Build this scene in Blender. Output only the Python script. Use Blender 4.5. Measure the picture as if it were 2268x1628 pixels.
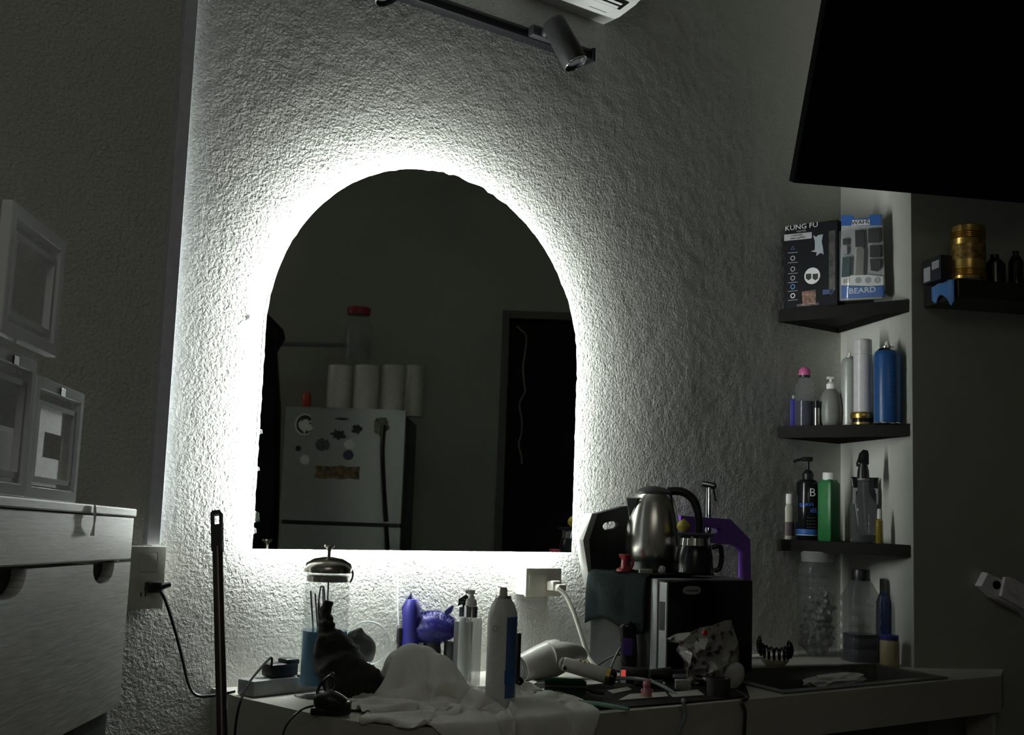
import bpy, bmesh, math, random
import numpy as np
from mathutils import Vector, Matrix, noise
random.seed(7)
PI = math.pi
for o in list(bpy.data.objects): bpy.data.objects.remove(o)
scn = bpy.context.scene
COL = scn.collection

# ------------------------------------------------------------------ camera model (solved from the vanishing points of the wall)
F = 2600.0; CX = 1134.0; CY = 814.0
def _n(v): v = np.array(v, float); return v/np.linalg.norm(v)
_u = _n([3522, 447, F]); _up = np.array([728., -21000., F]); _up = _n(_up-_u*np.dot(_up, _u)); _nn = _n(np.cross(_up, _u))
if _nn[2] < 0: _nn = -_nn
RM = np.array([_u, _nn, _up])
EYE = np.array([0., -2.17, 1.25])
cam_d = bpy.data.cameras.new('camera'); cam = bpy.data.objects.new('camera', cam_d); COL.objects.link(cam)
cam_d.sensor_fit = 'HORIZONTAL'; cam_d.sensor_width = 36.0; cam_d.lens = 36.0*F/2268.0; cam_d.clip_start = 0.02
xa, ya, za = RM@np.array([1., 0, 0]), RM@np.array([0, -1., 0]), RM@np.array([0, 0, -1.])
M = Matrix(((xa[0], ya[0], za[0], EYE[0]), (xa[1], ya[1], za[1], EYE[1]), (xa[2], ya[2], za[2], EYE[2]), (0, 0, 0, 1)))
cam.matrix_world = M
scn.camera = cam
# world: a closed night-time room, only a trace of light
w = bpy.data.worlds.new('world'); scn.world = w; w.use_nodes = True
w.node_tree.nodes['Background'].inputs[0].default_value = (0.9, 0.92, 0.85, 1)
w.node_tree.nodes['Background'].inputs[1].default_value = 0.0
LED_POWER = 122.0
scn.view_settings.view_transform = 'Standard'; scn.view_settings.look = 'None'
scn.view_settings.exposure = 0.14; scn.view_settings.gamma = 1.0; scn.view_settings.use_curve_mapping = False
try:
    scn.cycles.max_bounces = 10; scn.cycles.diffuse_bounces = 6; scn.cycles.transparent_max_bounces = 16
except Exception: pass
# added dim fill lamp behind and above the camera, standing in for ambient light
al = bpy.data.lights.new('fill_light', 'AREA'); al.shape = 'RECTANGLE'; al.size = 1.6; al.size_y = 1.2; al.energy = 4.8; al.color = (1, 0.98, 0.86)
alo = bpy.data.objects.new('fill_light', al); COL.objects.link(alo); alo.location = (-0.7, -3.3, 2.7); alo.rotation_euler = (math.radians(28), math.radians(-8), 0)

# ------------------------------------------------------------------ pixel helpers
def ray(x, y): return RM@np.array([(x-CX)/F, (y-CY)/F, 1.])
def onP(x, y, P, N, mirror=False):
    r = ray(x, y); O = EYE.copy()
    if mirror: O[1] = -0.044-O[1]; r[1] = -r[1]
    return O+r*(np.dot(np.array(P, float)-O, N)/np.dot(r, N))
def onY(x, y, Y=0.): return onP(x, y, (0, Y, 0), np.array([0, 1., 0]))
def onZ(x, y, Z): return onP(x, y, (0, 0, Z), np.array([0, 0, 1.]))
def atd(x, y, d): return EYE+ray(x, y)*d
def depth(P): return float((RM.T@(np.array(P[:3], float)-EYE))[2])
def sc(P): return depth(P)/F          # metres per pixel at P
A63 = math.radians(63.5)
d2 = np.array([math.cos(A63), math.sin(A63), 0]); d4 = np.array([math.sin(A63), -math.cos(A63), 0])
VYAW = math.radians(-36.8)            # local -y faces the camera
class Frame:
    def __init__(s, origin, rz, tilt=0.0):
        s.o = np.array(origin, float); s.rz = rz; s.tilt = tilt
        s.R = np.array(Matrix.Rotation(rz, 3, 'Z')@Matrix.Rotation(tilt, 3, 'Y'))
    def pix(s, x, y, yl=0.0, mirror=False):      # local (x, z) of a pixel on the plane y = yl
        N = s.R[:, 1]; P = onP(x, y, s.o+N*yl, N, mirror); q = s.R.T@(P-s.o); return float(q[0]), float(q[2])

# ------------------------------------------------------------------ materials
MATS = {}
def mat(name, col=(.5, .5, .5), rough=.5, metal=0., trans=0., ior=1.45, emit=0., alpha=1., var=0.08, vs=60., bump=0., bs=200., spec=.5, coat=0., sheen=0., bd=.001, stretch=None):
    if name in MATS: return MATS[name]
    m = bpy.data.materials.new(name); m.use_nodes = True; nt = m.node_tree; b = nt.nodes['Principled BSDF']
    b.inputs['Roughness'].default_value = rough; b.inputs['Metallic'].default_value = metal
    b.inputs['Transmission Weight'].default_value = trans; b.inputs['IOR'].default_value = ior
    b.inputs['Specular IOR Level'].default_value = spec; b.inputs['Coat Weight'].default_value = coat
    b.inputs['Sheen Weight'].default_value = sheen; b.inputs['Alpha'].default_value = alpha
    c = (*col, 1)
    tc = nt.nodes.new('ShaderNodeTexCoord'); mp = nt.nodes.new('ShaderNodeMapping'); nt.links.new(tc.outputs['Object'], mp.inputs[0])
    if stretch: mp.inputs['Scale'].default_value = stretch
    if var > 0 and trans < .5:
        nz = nt.nodes.new('ShaderNodeTexNoise'); nz.inputs['Scale'].default_value = vs; nz.inputs['Detail'].default_value = 4
        nt.links.new(mp.outputs[0], nz.inputs['Vector'])
        r = nt.nodes.new('ShaderNodeValToRGB'); r.color_ramp.elements[0].position = .3; r.color_ramp.elements[1].position = .7
        r.color_ramp.elements[0].color = (*[x*(1-var) for x in col], 1); r.color_ramp.elements[1].color = (*[min(1, x*(1+var)) for x in col], 1)
        nt.links.new(nz.outputs['Fac'], r.inputs[0]); nt.links.new(r.outputs[0], b.inputs['Base Color'])
    else: b.inputs['Base Color'].default_value = c
    if bump > 0:
        n2 = nt.nodes.new('ShaderNodeTexNoise'); n2.inputs['Scale'].default_value = bs; n2.inputs['Detail'].default_value = 3
        nt.links.new(mp.outputs[0], n2.inputs['Vector'])
        bp = nt.nodes.new('ShaderNodeBump'); bp.inputs['Strength'].default_value = bump; bp.inputs['Distance'].default_value = bd
        nt.links.new(n2.outputs['Fac'], bp.inputs['Height']); nt.links.new(bp.outputs[0], b.inputs['Normal'])
    if emit > 0:
        b.inputs['Emission Color'].default_value = c; b.inputs['Emission Strength'].default_value = emit
    MATS[name] = m; return m
def plaster(name, col, strength, dist, scale):
    m = bpy.data.materials.new(name); m.use_nodes = True; nt = m.node_tree; b = nt.nodes['Principled BSDF']
    b.inputs['Roughness'].default_value = .62; b.inputs['Specular IOR Level'].default_value = .35
    tc = nt.nodes.new('ShaderNodeTexCoord')
    n0 = nt.nodes.new('ShaderNodeTexNoise'); n0.inputs['Scale'].default_value = 3.; n0.inputs['Detail'].default_value = 4
    nt.links.new(tc.outputs['Object'], n0.inputs['Vector'])
    r = nt.nodes.new('ShaderNodeValToRGB'); r.color_ramp.elements[0].position = .35; r.color_ramp.elements[1].position = .65
    r.color_ramp.elements[0].color = (*[c*.93 for c in col], 1); r.color_ramp.elements[1].color = (*col, 1)
    nt.links.new(n0.outputs['Fac'], r.inputs[0]); nt.links.new(r.outputs[0], b.inputs['Base Color'])
    n1 = nt.nodes.new('ShaderNodeTexNoise'); n1.inputs['Scale'].default_value = scale; n1.inputs['Detail'].default_value = 3.5; n1.inputs['Roughness'].default_value = .55; n1.inputs['Distortion'].default_value = .5
    n2 = nt.nodes.new('ShaderNodeTexNoise'); n2.inputs['Scale'].default_value = scale*.33; n2.inputs['Detail'].default_value = 2
    nt.links.new(tc.outputs['Object'], n1.inputs['Vector']); nt.links.new(tc.outputs['Object'], n2.inputs['Vector'])
    ad = nt.nodes.new('ShaderNodeMath'); ad.operation = 'MULTIPLY_ADD'; nt.links.new(n2.outputs['Fac'], ad.inputs[0]); ad.inputs[1].default_value = .35; nt.links.new(n1.outputs['Fac'], ad.inputs[2])
    bp = nt.nodes.new('ShaderNodeBump'); bp.inputs['Strength'].default_value = strength; bp.inputs['Distance'].default_value = dist
    nt.links.new(ad.outputs[0], bp.inputs['Height']); nt.links.new(bp.outputs[0], b.inputs['Normal'])
    return m
blackp = mat('black_plastic', (.012, .012, .014), .35, bump=.15, bs=900, bd=.0004)
blackm = mat('black_matte', (.006, .006, .0065), .8, spec=.25)
blackg = mat('black_gloss', (.008, .008, .01), .18)
charcoal = mat('charcoal_plastic', (.035, .035, .038), .45)
greyp = mat('grey_plastic', (.22, .22, .22), .45)
whitep = mat('white_plastic', (.78, .78, .76), .32, var=.03)
ivory = mat('ivory_plastic', (.72, .70, .62), .35, var=.04)
steel = mat('brushed_steel', (.62, .60, .56), .24, metal=1, var=.06, vs=40, bump=.12, bs=90, bd=.0003, stretch=(1, 1, .05))
chrome = mat('chrome', (.75, .75, .76), .08, metal=1, var=.02)
gold = mat('gold_metal', (.60, .40, .12), .28, metal=1)
glass = mat('clear_glass', (.5, .58, .58), .04, alpha=.13, var=0, spec=.8)
clearp = mat('clear_acrylic', (.36, .39, .41), .05, alpha=.13, var=0, spec=.7)
frostp = mat('hazy_plastic', (.6, .6, .6), .2, alpha=.35, var=0, bump=.3, bs=60, bd=.003)
ink = mat('print_black', (.02, .02, .02), .5, var=.02)
pwhite = mat('print_white', (.75, .75, .75), .5, var=.02)
pgrey = mat('print_grey', (.35, .36, .37), .5, var=.02)
pblue = mat('print_blue', (.03, .12, .42), .45)
purple = mat('purple_plastic', (.17, .055, .42), .5)
red = mat('red_plastic', (.42, .015, .02), .3)
wood_dark = mat('dark_wood', (.008, .007, .0065), .7, spec=.2, var=.35, vs=30, stretch=(1, 1, 8))

# ------------------------------------------------------------------ mesh helpers
def link(name, bm, m, parent=None, smooth=False, loc=None, rz=None, angle=35):
    me = bpy.data.meshes.new(name); bm.normal_update()
    if smooth:
        ca = math.radians(angle)
        for f in bm.faces: f.smooth = True
        for e in bm.edges:
            if len(e.link_faces) == 2 and e.calc_face_angle(0) > ca: e.smooth = False
    bm.to_mesh(me); bm.free()
    for mm in (m if isinstance(m, (list, tuple)) else [m]): me.materials.append(mm)
    o = bpy.data.objects.new(name, me); COL.objects.link(o)
    if parent is not None: o.parent = parent
    if loc is not None: o.location = [float(c) for c in loc]
    if rz is not None: o.rotation_euler = (0, 0, rz)
    return o
def thing(name, label, cat, loc=(0, 0, 0), rz=0, group=None, tilt=0):
    o = bpy.data.objects.new(name, None); COL.objects.link(o); o.empty_display_size = .03
    o.location = [float(c) for c in loc]; o.rotation_mode = 'XYZ'; o.rotation_euler = (0, tilt, rz)
    return tag(o, label, cat, group)
def tag(o, label, cat, group=None, kind=None):
    o['label'] = label; o['category'] = cat
    if group: o['group'] = group
    if kind: o['kind'] = kind
    return o
def struct(o, label=None, cat=None):
    o['kind'] = 'structure'
    if label: o['label'] = label
    if cat: o['category'] = cat
    return o
def B(): return bmesh.new()
def box(bm, x0, x1, y0, y1, z0, z1, bev=0., seg=2, mi=0, rot=None):
    r = bmesh.ops.create_cube(bm, size=1.0); vs = r['verts']
    for v in vs: v.co = Vector(((x0+x1)/2+v.co.x*(x1-x0), (y0+y1)/2+v.co.y*(y1-y0), (z0+z1)/2+v.co.z*(z1-z0)))
    fs = set(f for v in vs for f in v.link_faces)
    if bev > 0:
        es = set(e for v in vs for e in v.link_edges)
        rr = bmesh.ops.bevel(bm, geom=list(es), offset=bev, segments=seg, affect='EDGES', profile=.5)
        vs = list(set(v for f in rr['faces'] for v in f.verts)|set(v for v in vs if v.is_valid)); fs = set(f for v in vs for f in v.link_faces)
    for f in fs: f.material_index = mi
    if rot is not None: bmesh.ops.transform(bm, matrix=rot, verts=list(set(vs)))
    return vs
def lathe(bm, prof, seg=32, c=(0, 0, 0), sq=1.0, sx=1.0, M=None, cap=True):
    rings = []; new = []
    for r, z in prof:
        ring = []
        for i in range(seg):
            a = 2*PI*i/seg; ca, sa = math.cos(a), math.sin(a)
            if sq != 1.0:
                k = (abs(ca)**sq+abs(sa)**sq)**(-1.0/sq)
            else: k = 1.
            v = bm.verts.new((c[0]+r*k*ca*sx, c[1]+r*k*sa, c[2]+z)); ring.append(v); new.append(v)
        rings.append(ring)
    for a, b in zip(rings[:-1], rings[1:]):
        for i in range(seg):
            bm.faces.new((a[i], a[(i+1) % seg], b[(i+1) % seg], b[i]))
    if cap:
        if prof[0][0] > 1e-6: bm.faces.new(list(reversed(rings[0])))
        if prof[-1][0] > 1e-6: bm.faces.new(rings[-1])
    if M is not None: bmesh.ops.transform(bm, matrix=M, verts=new)
    bmesh.ops.remove_doubles(bm, verts=new, dist=1e-6)
    return new
def spline(pts, n=8):
    P = [Vector([float(c) for c in p]) for p in pts]; out = []
    for i in range(len(P)-1):
        p0 = P[max(0, i-1)]; p1 = P[i]; p2 = P[i+1]; p3 = P[min(len(P)-1, i+2)]
        for k in range(n):
            t = k/n
            out.append(.5*((2*p1)+(-p0+p2)*t+(2*p0-5*p1+4*p2-p3)*t*t+(-p0+3*p1-3*p2+p3)*t**3))
    out.append(P[-1]); return out
def tube(bm, pts, r, seg=8, n=8, sp=True, flat=1.0, cap=True):
    P = spline(pts, n) if sp else [Vector([float(c) for c in p]) for p in pts]
    L = len(P); rings = []; prev = None
    for i, p in enumerate(P):
        t = (P[min(L-1, i+1)]-P[max(0, i-1)])
        if t.length < 1e-9: t = Vector((0, 0, 1))
        t.normalize()
        if prev is None:
            a = Vector((0, 0, 1)) if abs(t.z) < .9 else Vector((1, 0, 0))
            nrm = t.cross(a).normalized()
        else: nrm = (prev-t*prev.dot(t)).normalized()
        prev = nrm; bn = t.cross(nrm)
        if callable(r): rr = r(i/(L-1))
        elif isinstance(r, (list, tuple)):
            q = i/(L-1)*(len(r)-1); k = min(int(q), len(r)-2); rr = r[k]+(r[k+1]-r[k])*(q-k)
        else: rr = r
        rings.append([bm.verts.new(p+(nrm*math.cos(2*PI*j/seg)+bn*math.sin(2*PI*j/seg)*flat)*rr) for j in range(seg)])
    for a, b in zip(rings[:-1], rings[1:]):
        for j in range(seg): bm.faces.new((a[j], a[(j+1) % seg], b[(j+1) % seg], b[j]))
    if cap: bm.faces.new(list(reversed(rings[0]))); bm.faces.new(rings[-1])
    return bm
def prism(bm, pts, y0, y1, mi=0, bev=0.):      # polygon in x,z extruded along y
    a = [bm.verts.new((x, y0, z)) for x, z in pts]; b = [bm.verts.new((x, y1, z)) for x, z in pts]
    fs = [bm.faces.new(a), bm.faces.new(list(reversed(b)))]; n = len(pts)
    for i in range(n): fs.append(bm.faces.new((a[i], b[i], b[(i+1) % n], a[(i+1) % n])))
    for f in fs: f.material_index = mi
    bmesh.ops.recalc_face_normals(bm, faces=fs)
    if bev > 0:
        es = set(e for f in fs[:2] for e in f.edges)
        bmesh.ops.bevel(bm, geom=list(es), offset=bev, segments=2, affect='EDGES', profile=.5)
    return fs
def frame_prism(bm, outer, inner, y0, y1):     # ring with a hole; outer/inner same count
    n = len(outer)
    O0 = [bm.verts.new((x, y0, z)) for x, z in outer]; O1 = [bm.verts.new((x, y1, z)) for x, z in outer]
    I0 = [bm.verts.new((x, y0, z)) for x, z in inner]; I1 = [bm.verts.new((x, y1, z)) for x, z in inner]
    fs = []
    for i in range(n):
        j = (i+1) % n
        fs += [bm.faces.new((O0[i], O0[j], I0[j], I0[i])), bm.faces.new((O1[j], O1[i], I1[i], I1[j])), bm.faces.new((O0[j], O0[i], O1[i], O1[j])), bm.faces.new((I0[i], I0[j], I1[j], I1[i]))]
    bmesh.ops.recalc_face_normals(bm, faces=fs)
def loop_shape(bm, outer, hole, y0, y1):       # any outline with one hole (triangulated fill)
    vo = [bm.verts.new((x, y0, z)) for x, z in outer]; vi = [bm.verts.new((x, y0, z)) for x, z in hole]
    eo = [bm.edges.new((vo[i], vo[(i+1) % len(vo)])) for i in range(len(vo))]; ei = [bm.edges.new((vi[i], vi[(i+1) % len(vi)])) for i in range(len(vi))]
    r = bmesh.ops.triangle_fill(bm, use_beauty=True, use_dissolve=False, edges=eo+ei)
    fs = [g for g in r['geom'] if isinstance(g, bmesh.types.BMFace)]
    ex = bmesh.ops.extrude_face_region(bm, geom=fs); vs = [g for g in ex['geom'] if isinstance(g, bmesh.types.BMVert)]
    bmesh.ops.translate(bm, vec=(0, y1-y0, 0), verts=vs); bmesh.ops.recalc_face_normals(bm, faces=bm.faces[:])
def blob(bm, c, s, sub=3, amp=.15, fr=3., seed=0, rot=None):
    r = bmesh.ops.create_icosphere(bm, subdivisions=sub, radius=1.0)
    for v in r['verts']:
        p = v.co.copy(); k = 1+amp*noise.noise(p*fr+Vector((seed, seed*.7, 0)))
        q = Vector((p.x*s[0], p.y*s[1], p.z*s[2]))*k
        if rot is not None: q = rot@q
        v.co = Vector([float(a) for a in c])+q
    return r['verts']
def text(s, size, m, parent, loc, rx=PI/2, ry=0, rz=0, ext=.0003, align='CENTER', bend=None, name='lettering', bold=0., sx=1.0):
    cu = bpy.data.curves.new('t', 'FONT'); cu.body = s; cu.size = size; cu.extrude = ext; cu.align_x = align; cu.align_y = 'CENTER'; cu.offset = bold; cu.resolution_u = 2
    o = bpy.data.objects.new('t', cu); COL.objects.link(o)
    dg = bpy.context.evaluated_depsgraph_get(); me = bpy.data.meshes.new_from_object(o.evaluated_get(dg)); bpy.data.objects.remove(o)
    for v in me.vertices:
        x, y, z = v.co; x *= sx
        if bend:
            a = x/bend; R = bend+z+.0004; v.co = (R*math.sin(a), y, R*math.cos(a)-bend)
        else: v.co = (x, y, z)
    me.materials.clear(); me.materials.append(m)
    t = bpy.data.objects.new(name, me); COL.objects.link(t); t.parent = parent; t.location = loc; t.rotation_euler = (rx, ry, rz); return t
def cable(name, pts, r, m, label=None, cat='cable', parent=None, group=None, n=10):
    bm = B(); tube(bm, pts, r, 8, n); o = link(name, bm, m, parent, True)
    if label: tag(o, label, cat, group)
    return o

# ------------------------------------------------------------------ room shell
SH = -0.10
ZC = 0.90
C0 = onY(1862, 980); C0[2] = 0
E0 = C0-d2*.41; ZT = 3.0
wallm = plaster('rough_plaster', (.62, .62, .585), 1.0, .0068, 140.)
smoothm = plaster('smooth_plaster', (.62, .62, .58), .35, .001, 40.)
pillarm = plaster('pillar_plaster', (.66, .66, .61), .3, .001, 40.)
rwm = plaster('shaded_plaster', (.30, .30, .26), .3, .001, 40.)  # right wall: plaster darkened in its colour to stand in for weaker light
X0 = -1.6
def vnoise(X, Z, s, seed):
    rng = np.random.RandomState(seed); n = 64; g = rng.rand(n, n)
    x = X/s+7.3; z = Z/s+3.1; xi = np.floor(x).astype(int); zi = np.floor(z).astype(int); fx = x-xi; fz = z-zi
    fx = fx*fx*(3-2*fx); fz = fz*fz*(3-2*fz); G = lambda a, b: g[a % n, b % n]
    return (G(xi, zi)*(1-fx)+G(xi+1, zi)*fx)*(1-fz)+(G(xi, zi+1)*(1-fx)+G(xi+1, zi+1)*fx)*fz-.5
nx, nz_ = 560, 420
xs = np.linspace(.35, C0[0]+.01, nx); zs = np.linspace(.75, 2.75, nz_)
XX, ZZ = np.meshgrid(xs, zs)
YY = -.0006*vnoise(XX, ZZ, .13, 1)-.0010*vnoise(XX, ZZ, .31, 2)-.0003*vnoise(XX, ZZ, .04, 3)-.0003*vnoise(XX, ZZ, .014, 4)
ew = np.minimum(np.minimum((XX-.35)/.05, (C0[0]+.01-XX)/.05), np.minimum((ZZ-.75)/.05, (2.75-ZZ)/.05)); YY *= np.clip(ew, 0, 1)
co = np.stack([XX, YY, ZZ], -1).reshape(-1, 3)
idx = np.arange(nx*nz_).reshape(nz_, nx)
quads = np.stack([idx[:-1, :-1], idx[:-1, 1:], idx[1:, 1:], idx[1:, :-1]], -1).reshape(-1, 4)
me = bpy.data.meshes.new('wall_mirror_side'); me.vertices.add(len(co)); me.vertices.foreach_set('co', co.ravel())
me.loops.add(quads.size); me.loops.foreach_set('vertex_index', quads.ravel()); me.polygons.add(len(quads))
me.polygons.foreach_set('loop_start', np.arange(0, quads.size, 4)); me.update(calc_edges=True); me.polygons.foreach_set('use_smooth', np.ones(len(quads), bool)); me.materials.append(wallm)
wf = bpy.data.objects.new('wall_front', me); COL.objects.link(wf); struct(wf)
bm = B()
for a, b, c, d in ((X0, .35, 0, ZT), (.35, C0[0]+.01, 0, .75), (.35, C0[0]+.01, 2.75, ZT)):
    vs = [bm.verts.new(p) for p in ((a, 0, c), (b, 0, c), (b, 0, d), (a, 0, d))]; bm.faces.new(vs)
link('wall_surround', bm, wallm, wf)
def wallbox(name, A, Bp, thick, m, z0=0, z1=ZT):    # vertical slab from A to B, thickness to the left of A->B
    A = Vector((A[0], A[1], 0)); Bp = Vector((Bp[0], Bp[1], 0)); t = (Bp-A).normalized(); nn = Vector((-t.y, t.x, 0))*thick
    bm = B(); lo = [bm.verts.new(p+Vector((0, 0, z0))) for p in (A, Bp, Bp+nn, A+nn)]; hi = [bm.verts.new(p+Vector((0, 0, z1))) for p in (A, Bp, Bp+nn, A+nn)]
    bm.faces.new(lo); bm.faces.new(hi)
    for i in range(4): bm.faces.new((lo[i], lo[(i+1) % 4], hi[(i+1) % 4], hi[i]))
    bmesh.ops.recalc_face_normals(bm, faces=bm.faces[:]); return struct(link(name, bm, m))
K1 = E0+d4*1.88          # far right corner of the room
wallbox('wall_right', C0+d2*.02, E0+d2*.003, .12, pillarm)       # pillar return beside the corner shelves
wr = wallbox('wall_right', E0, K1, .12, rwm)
bdir = np.array([math.cos(math.radians(36.8)), math.sin(math.radians(36.8)), 0]); bnor = np.array([-bdir[1], bdir[0], 0])
O2 = EYE.copy(); O2[1] = -.044-O2[1]
BW = O2-bnor*5.35; BW[2] = 0                                  # foot of the back wall
bw_s1 = np.dot(K1-BW, bdir)
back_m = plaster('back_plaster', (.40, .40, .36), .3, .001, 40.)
# back wall with a doorway
def bwp(x, y, yl=0): # local s, z on back wall from a mirror pixel
    P = onP(x, y, BW+bnor*yl, bnor, True); return float(np.dot(P-BW, bdir)), float(P[2])
ds0, dz1 = bwp(1127, 706); ds1 = ds0+.86
P_ = lambda s: BW+bdir*s
for a, b, z0, z1 in ((bw_s1+.1, ds1, 0, ZT), (ds1, ds0, dz1, ZT), (ds0, -4.2, 0, ZT)):
    wallbox('wall_back', P_(a), P_(b), .1, back_m, z0, z1)
# alcove behind doorway
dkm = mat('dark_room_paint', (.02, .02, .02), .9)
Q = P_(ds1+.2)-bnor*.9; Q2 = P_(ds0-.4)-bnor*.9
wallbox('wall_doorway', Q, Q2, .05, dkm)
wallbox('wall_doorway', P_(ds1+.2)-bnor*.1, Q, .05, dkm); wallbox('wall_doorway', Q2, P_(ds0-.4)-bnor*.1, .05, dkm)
Pe = P_(-4.2)
wallbox('wall_left', (X0, .02, 0), (X0, Pe[1]-.2, 0), -.1, back_m)
wallbox('wall_near', (X0, Pe[1]-.1, 0), (Pe[0]+.1, Pe[1]-.1, 0), -.1, back_m)
bm = B(); box(bm, X0-.3, 5.2, Pe[1]-.6, .4, -.1, 0); struct(link('floor', bm, mat('floor_tile', (.25, .23, .2), .5)))
bm = B(); box(bm, X0-.3, 5.2, Pe[1]-.6, .4, ZT, ZT+.1); struct(link('ceiling', bm, mat('ceiling_paint', (.55, .55, .5), .7)))

# ------------------------------------------------------------------ mirror with LED strip
mx, mr = 1.3795, .4015; mz0, mzc = 1.164, 1.596
mir = thing('wall_mirror', 'large black-looking arched mirror glowing white round its edge on the textured wall', 'mirror', (mx, 0, mz0))
def arch(inset, wob=0., n=90, notch=False):
    pts = []; r = mr-inset; h = mzc-mz0
    pts.append((-r, inset))
    ys = [h*i/40 for i in range(1, 40)]
    left = []
    for z in ys:
        x = -r
        left.append((x+(wob*.5*noise.noise(Vector((3, z*60, 0))) if wob else 0), z))
    if notch:
        for zn, dz, dx in ((.035, .006, .006), (.062, .011, .011), (.155, .004, .005), (.228, .005, .006)):
            left = [p for p in left if not (zn-dz-.004 < p[1] < zn+dz+.004)]
            left += [(-r, zn-dz), (-r+dx, zn-dz*.7), (-r+dx*.8, zn+dz*.8), (-r, zn+dz)]
        left.sort(key=lambda p: p[1])
    pts += left
    for i in range(n+1):
        a = PI-PI*i/n; k = wob*(noise.noise(Vector((i*.9, 2, 0)))+.8*noise.noise(Vector((i*.35, 5, 0))))*(1.0 if i > n*.45 else .35) if wob else 0
        pts.append(((r+k)*math.cos(a), h+(r+k)*math.sin(a)))
    for z in reversed(ys):
        pts.append((r+(wob*.8*noise.noise(Vector((9, z*50, 0))) if wob else 0), z))
    pts.append((r, inset)); return pts
o1 = arch(0, .004, notch=True)
bm = B(); prism(bm, o1, -.0225, -.0265)
mirror_m = mat('mirror_silver', (.84, .87, .82), .015, metal=1, var=0)
edge_m = mat('mirror_glass_edge', (.06, .08, .07), .3)
for f in bm.faces: f.material_index = 0 if f.normal.y < -.9 else 1
link('mirror_glass', bm, [mirror_m, edge_m], mir)
ledm = bpy.data.materials.new('led_white'); ledm.use_nodes = True
b_ = ledm.node_tree.nodes['Principled BSDF']; b_.inputs['Base Color'].default_value = (.9, .9, .9, 1); b_.inputs['Emission Color'].default_value = (.93, 1., .955, 1); b_.inputs['Emission Strength'].default_value = LED_POWER
pi_ = [(x-.0105, z) for x, z in arch(.015)]; n = len(pi_)
bm = B()
def off(pts, d):
    out = []; L = len(pts); cz = (mzc-mz0)*.6
    for x, z in pts:
        v = Vector((x, z-cz)); v = v*(1-d/v.length); out.append((v.x, v.y+cz))
    return out
pj = off(pi_, .003)
O0 = [bm.verts.new((x, -.004, z)) for x, z in pi_]; O1 = [bm.verts.new((x, -.0185, z)) for x, z in pi_]
I0 = [bm.verts.new((x, -.004, z)) for x, z in pj]; I1 = [bm.verts.new((x, -.0185, z)) for x, z in pj]
for i in range(n):
    j = (i+1) % n
    f = bm.faces.new((O0[i], O0[j], O1[j], O1[i])); f.material_index = 1
    for q in ((I0[i], I0[j], I1[j], I1[i]), (O0[i], O0[j], I0[j], I0[i]), (O1[i], O1[j], I1[j], I1[i])):
        bm.faces.new(q).material_index = 0
bmesh.ops.recalc_face_normals(bm, faces=bm.faces[:])
link('led_strip', bm, [whitep, ledm], mir)
for zb_ in (.08, .5):
    bm = B(); box(bm, -.33, .33, -.022, -.0005, zb_, zb_+.03); link('mounting_batten', bm, blackm, mir)
# wire of the strip
p = [onY(940, 1216, -.012), onY(915, 1225, -.008), onY(893, 1240, -.006), onY(884, 1262, -.005), onY(881, 1320, -.005), onY(883, 1385, -.005)]
p = [q-np.array([mx, 0, mz0]) for q in p]
cable('wire', p, .0013, whitep, parent=mir)
q = onY(886, 1402, -.01); sw = thing('inline_switch', 'small black plug hanging on the thin white wire under the mirror', 'plug', q-np.array([0, 0, .02]))
bm = B(); box(bm, -.006, .006, -.005, .005, 0, .03, .002); box(bm, -.004, .004, -.004, .004, -.012, 0, .001); link('connector', bm, blackp, sw, True)
cable('cord', [(0, 0, -.01), (-.003, -.004, -.04), (-.004, -.03, -.075), (0, -.06, -.094)], .0015, blackp, parent=sw)
q = onY(555, 704, 0); bm = B(); lathe(bm, [(.0085, 0), (.0085, .003), (.006, .007), (0, .008)], 20, M=Matrix.Rotation(PI/2, 4, 'X')); tag(link('wall_hook', bm, whitep, None, True, q), 'small round white knob on the wall left of the mirror', 'hook')

# ------------------------------------------------------------------ cable raceway, outlets
rw = onY(426, 0); rz0 = onY(345, 1206)[2]
bm = B(); box(bm, .772, .7965, -.0205, 0, rz0, 2.75, .0012)
tag(link('cable_raceway', bm, mat('raceway_plastic', (.62, .64, .72), .4), None), 'long vertical grey cable trunking on the wall left of the mirror', 'cable trunking')
def outlet(label, x0, x1, z0, z1, dep, m):
    t = thing('wall_outlet', label, 'outlet', ((x0+x1)/2, 0, z0)); w_ = (x1-x0)/2; h = z1-z0
    bm = B(); box(bm, -w_+.003, w_-.003, -dep+.006, 0, .003, h-.003, .003); link('back_box', bm, m, t, True)
    bm = B(); box(bm, -w_, w_, -dep, -dep+.006, 0, h, .0025); link('face_plate', bm, m, t, True); return t, w_, h
lo0 = onY(371, 1210, -.045); lo1 = onY(365, 1348, -.045)
ivd = mat('outlet_ivory', (.62, .61, .55), .4)
t, w_, h = outlet('grey wall outlet box beside the drawer cabinet with a black plug in it', lo0[0]-.078, lo0[0], lo1[2], lo0[2], .045, ivd)
bm = B(); box(bm, -.012, .022, -.047, -.0445, .066, .102, .002); link('switch_rocker', bm, ivd, t, True)
bm = B()
for xx in (-.004, .004): box(bm, xx-.001, xx+.001, -.0458, -.0449, .022, .030)
link('socket_slots', bm, ink, t)
LX = lo0[0]-.039; LZ = lo1[2]
pp = thing('power_plug', 'black plug and cord in the left outlet running down to the counter', 'plug', (LX+.014, -.045, LZ+.040))
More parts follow.
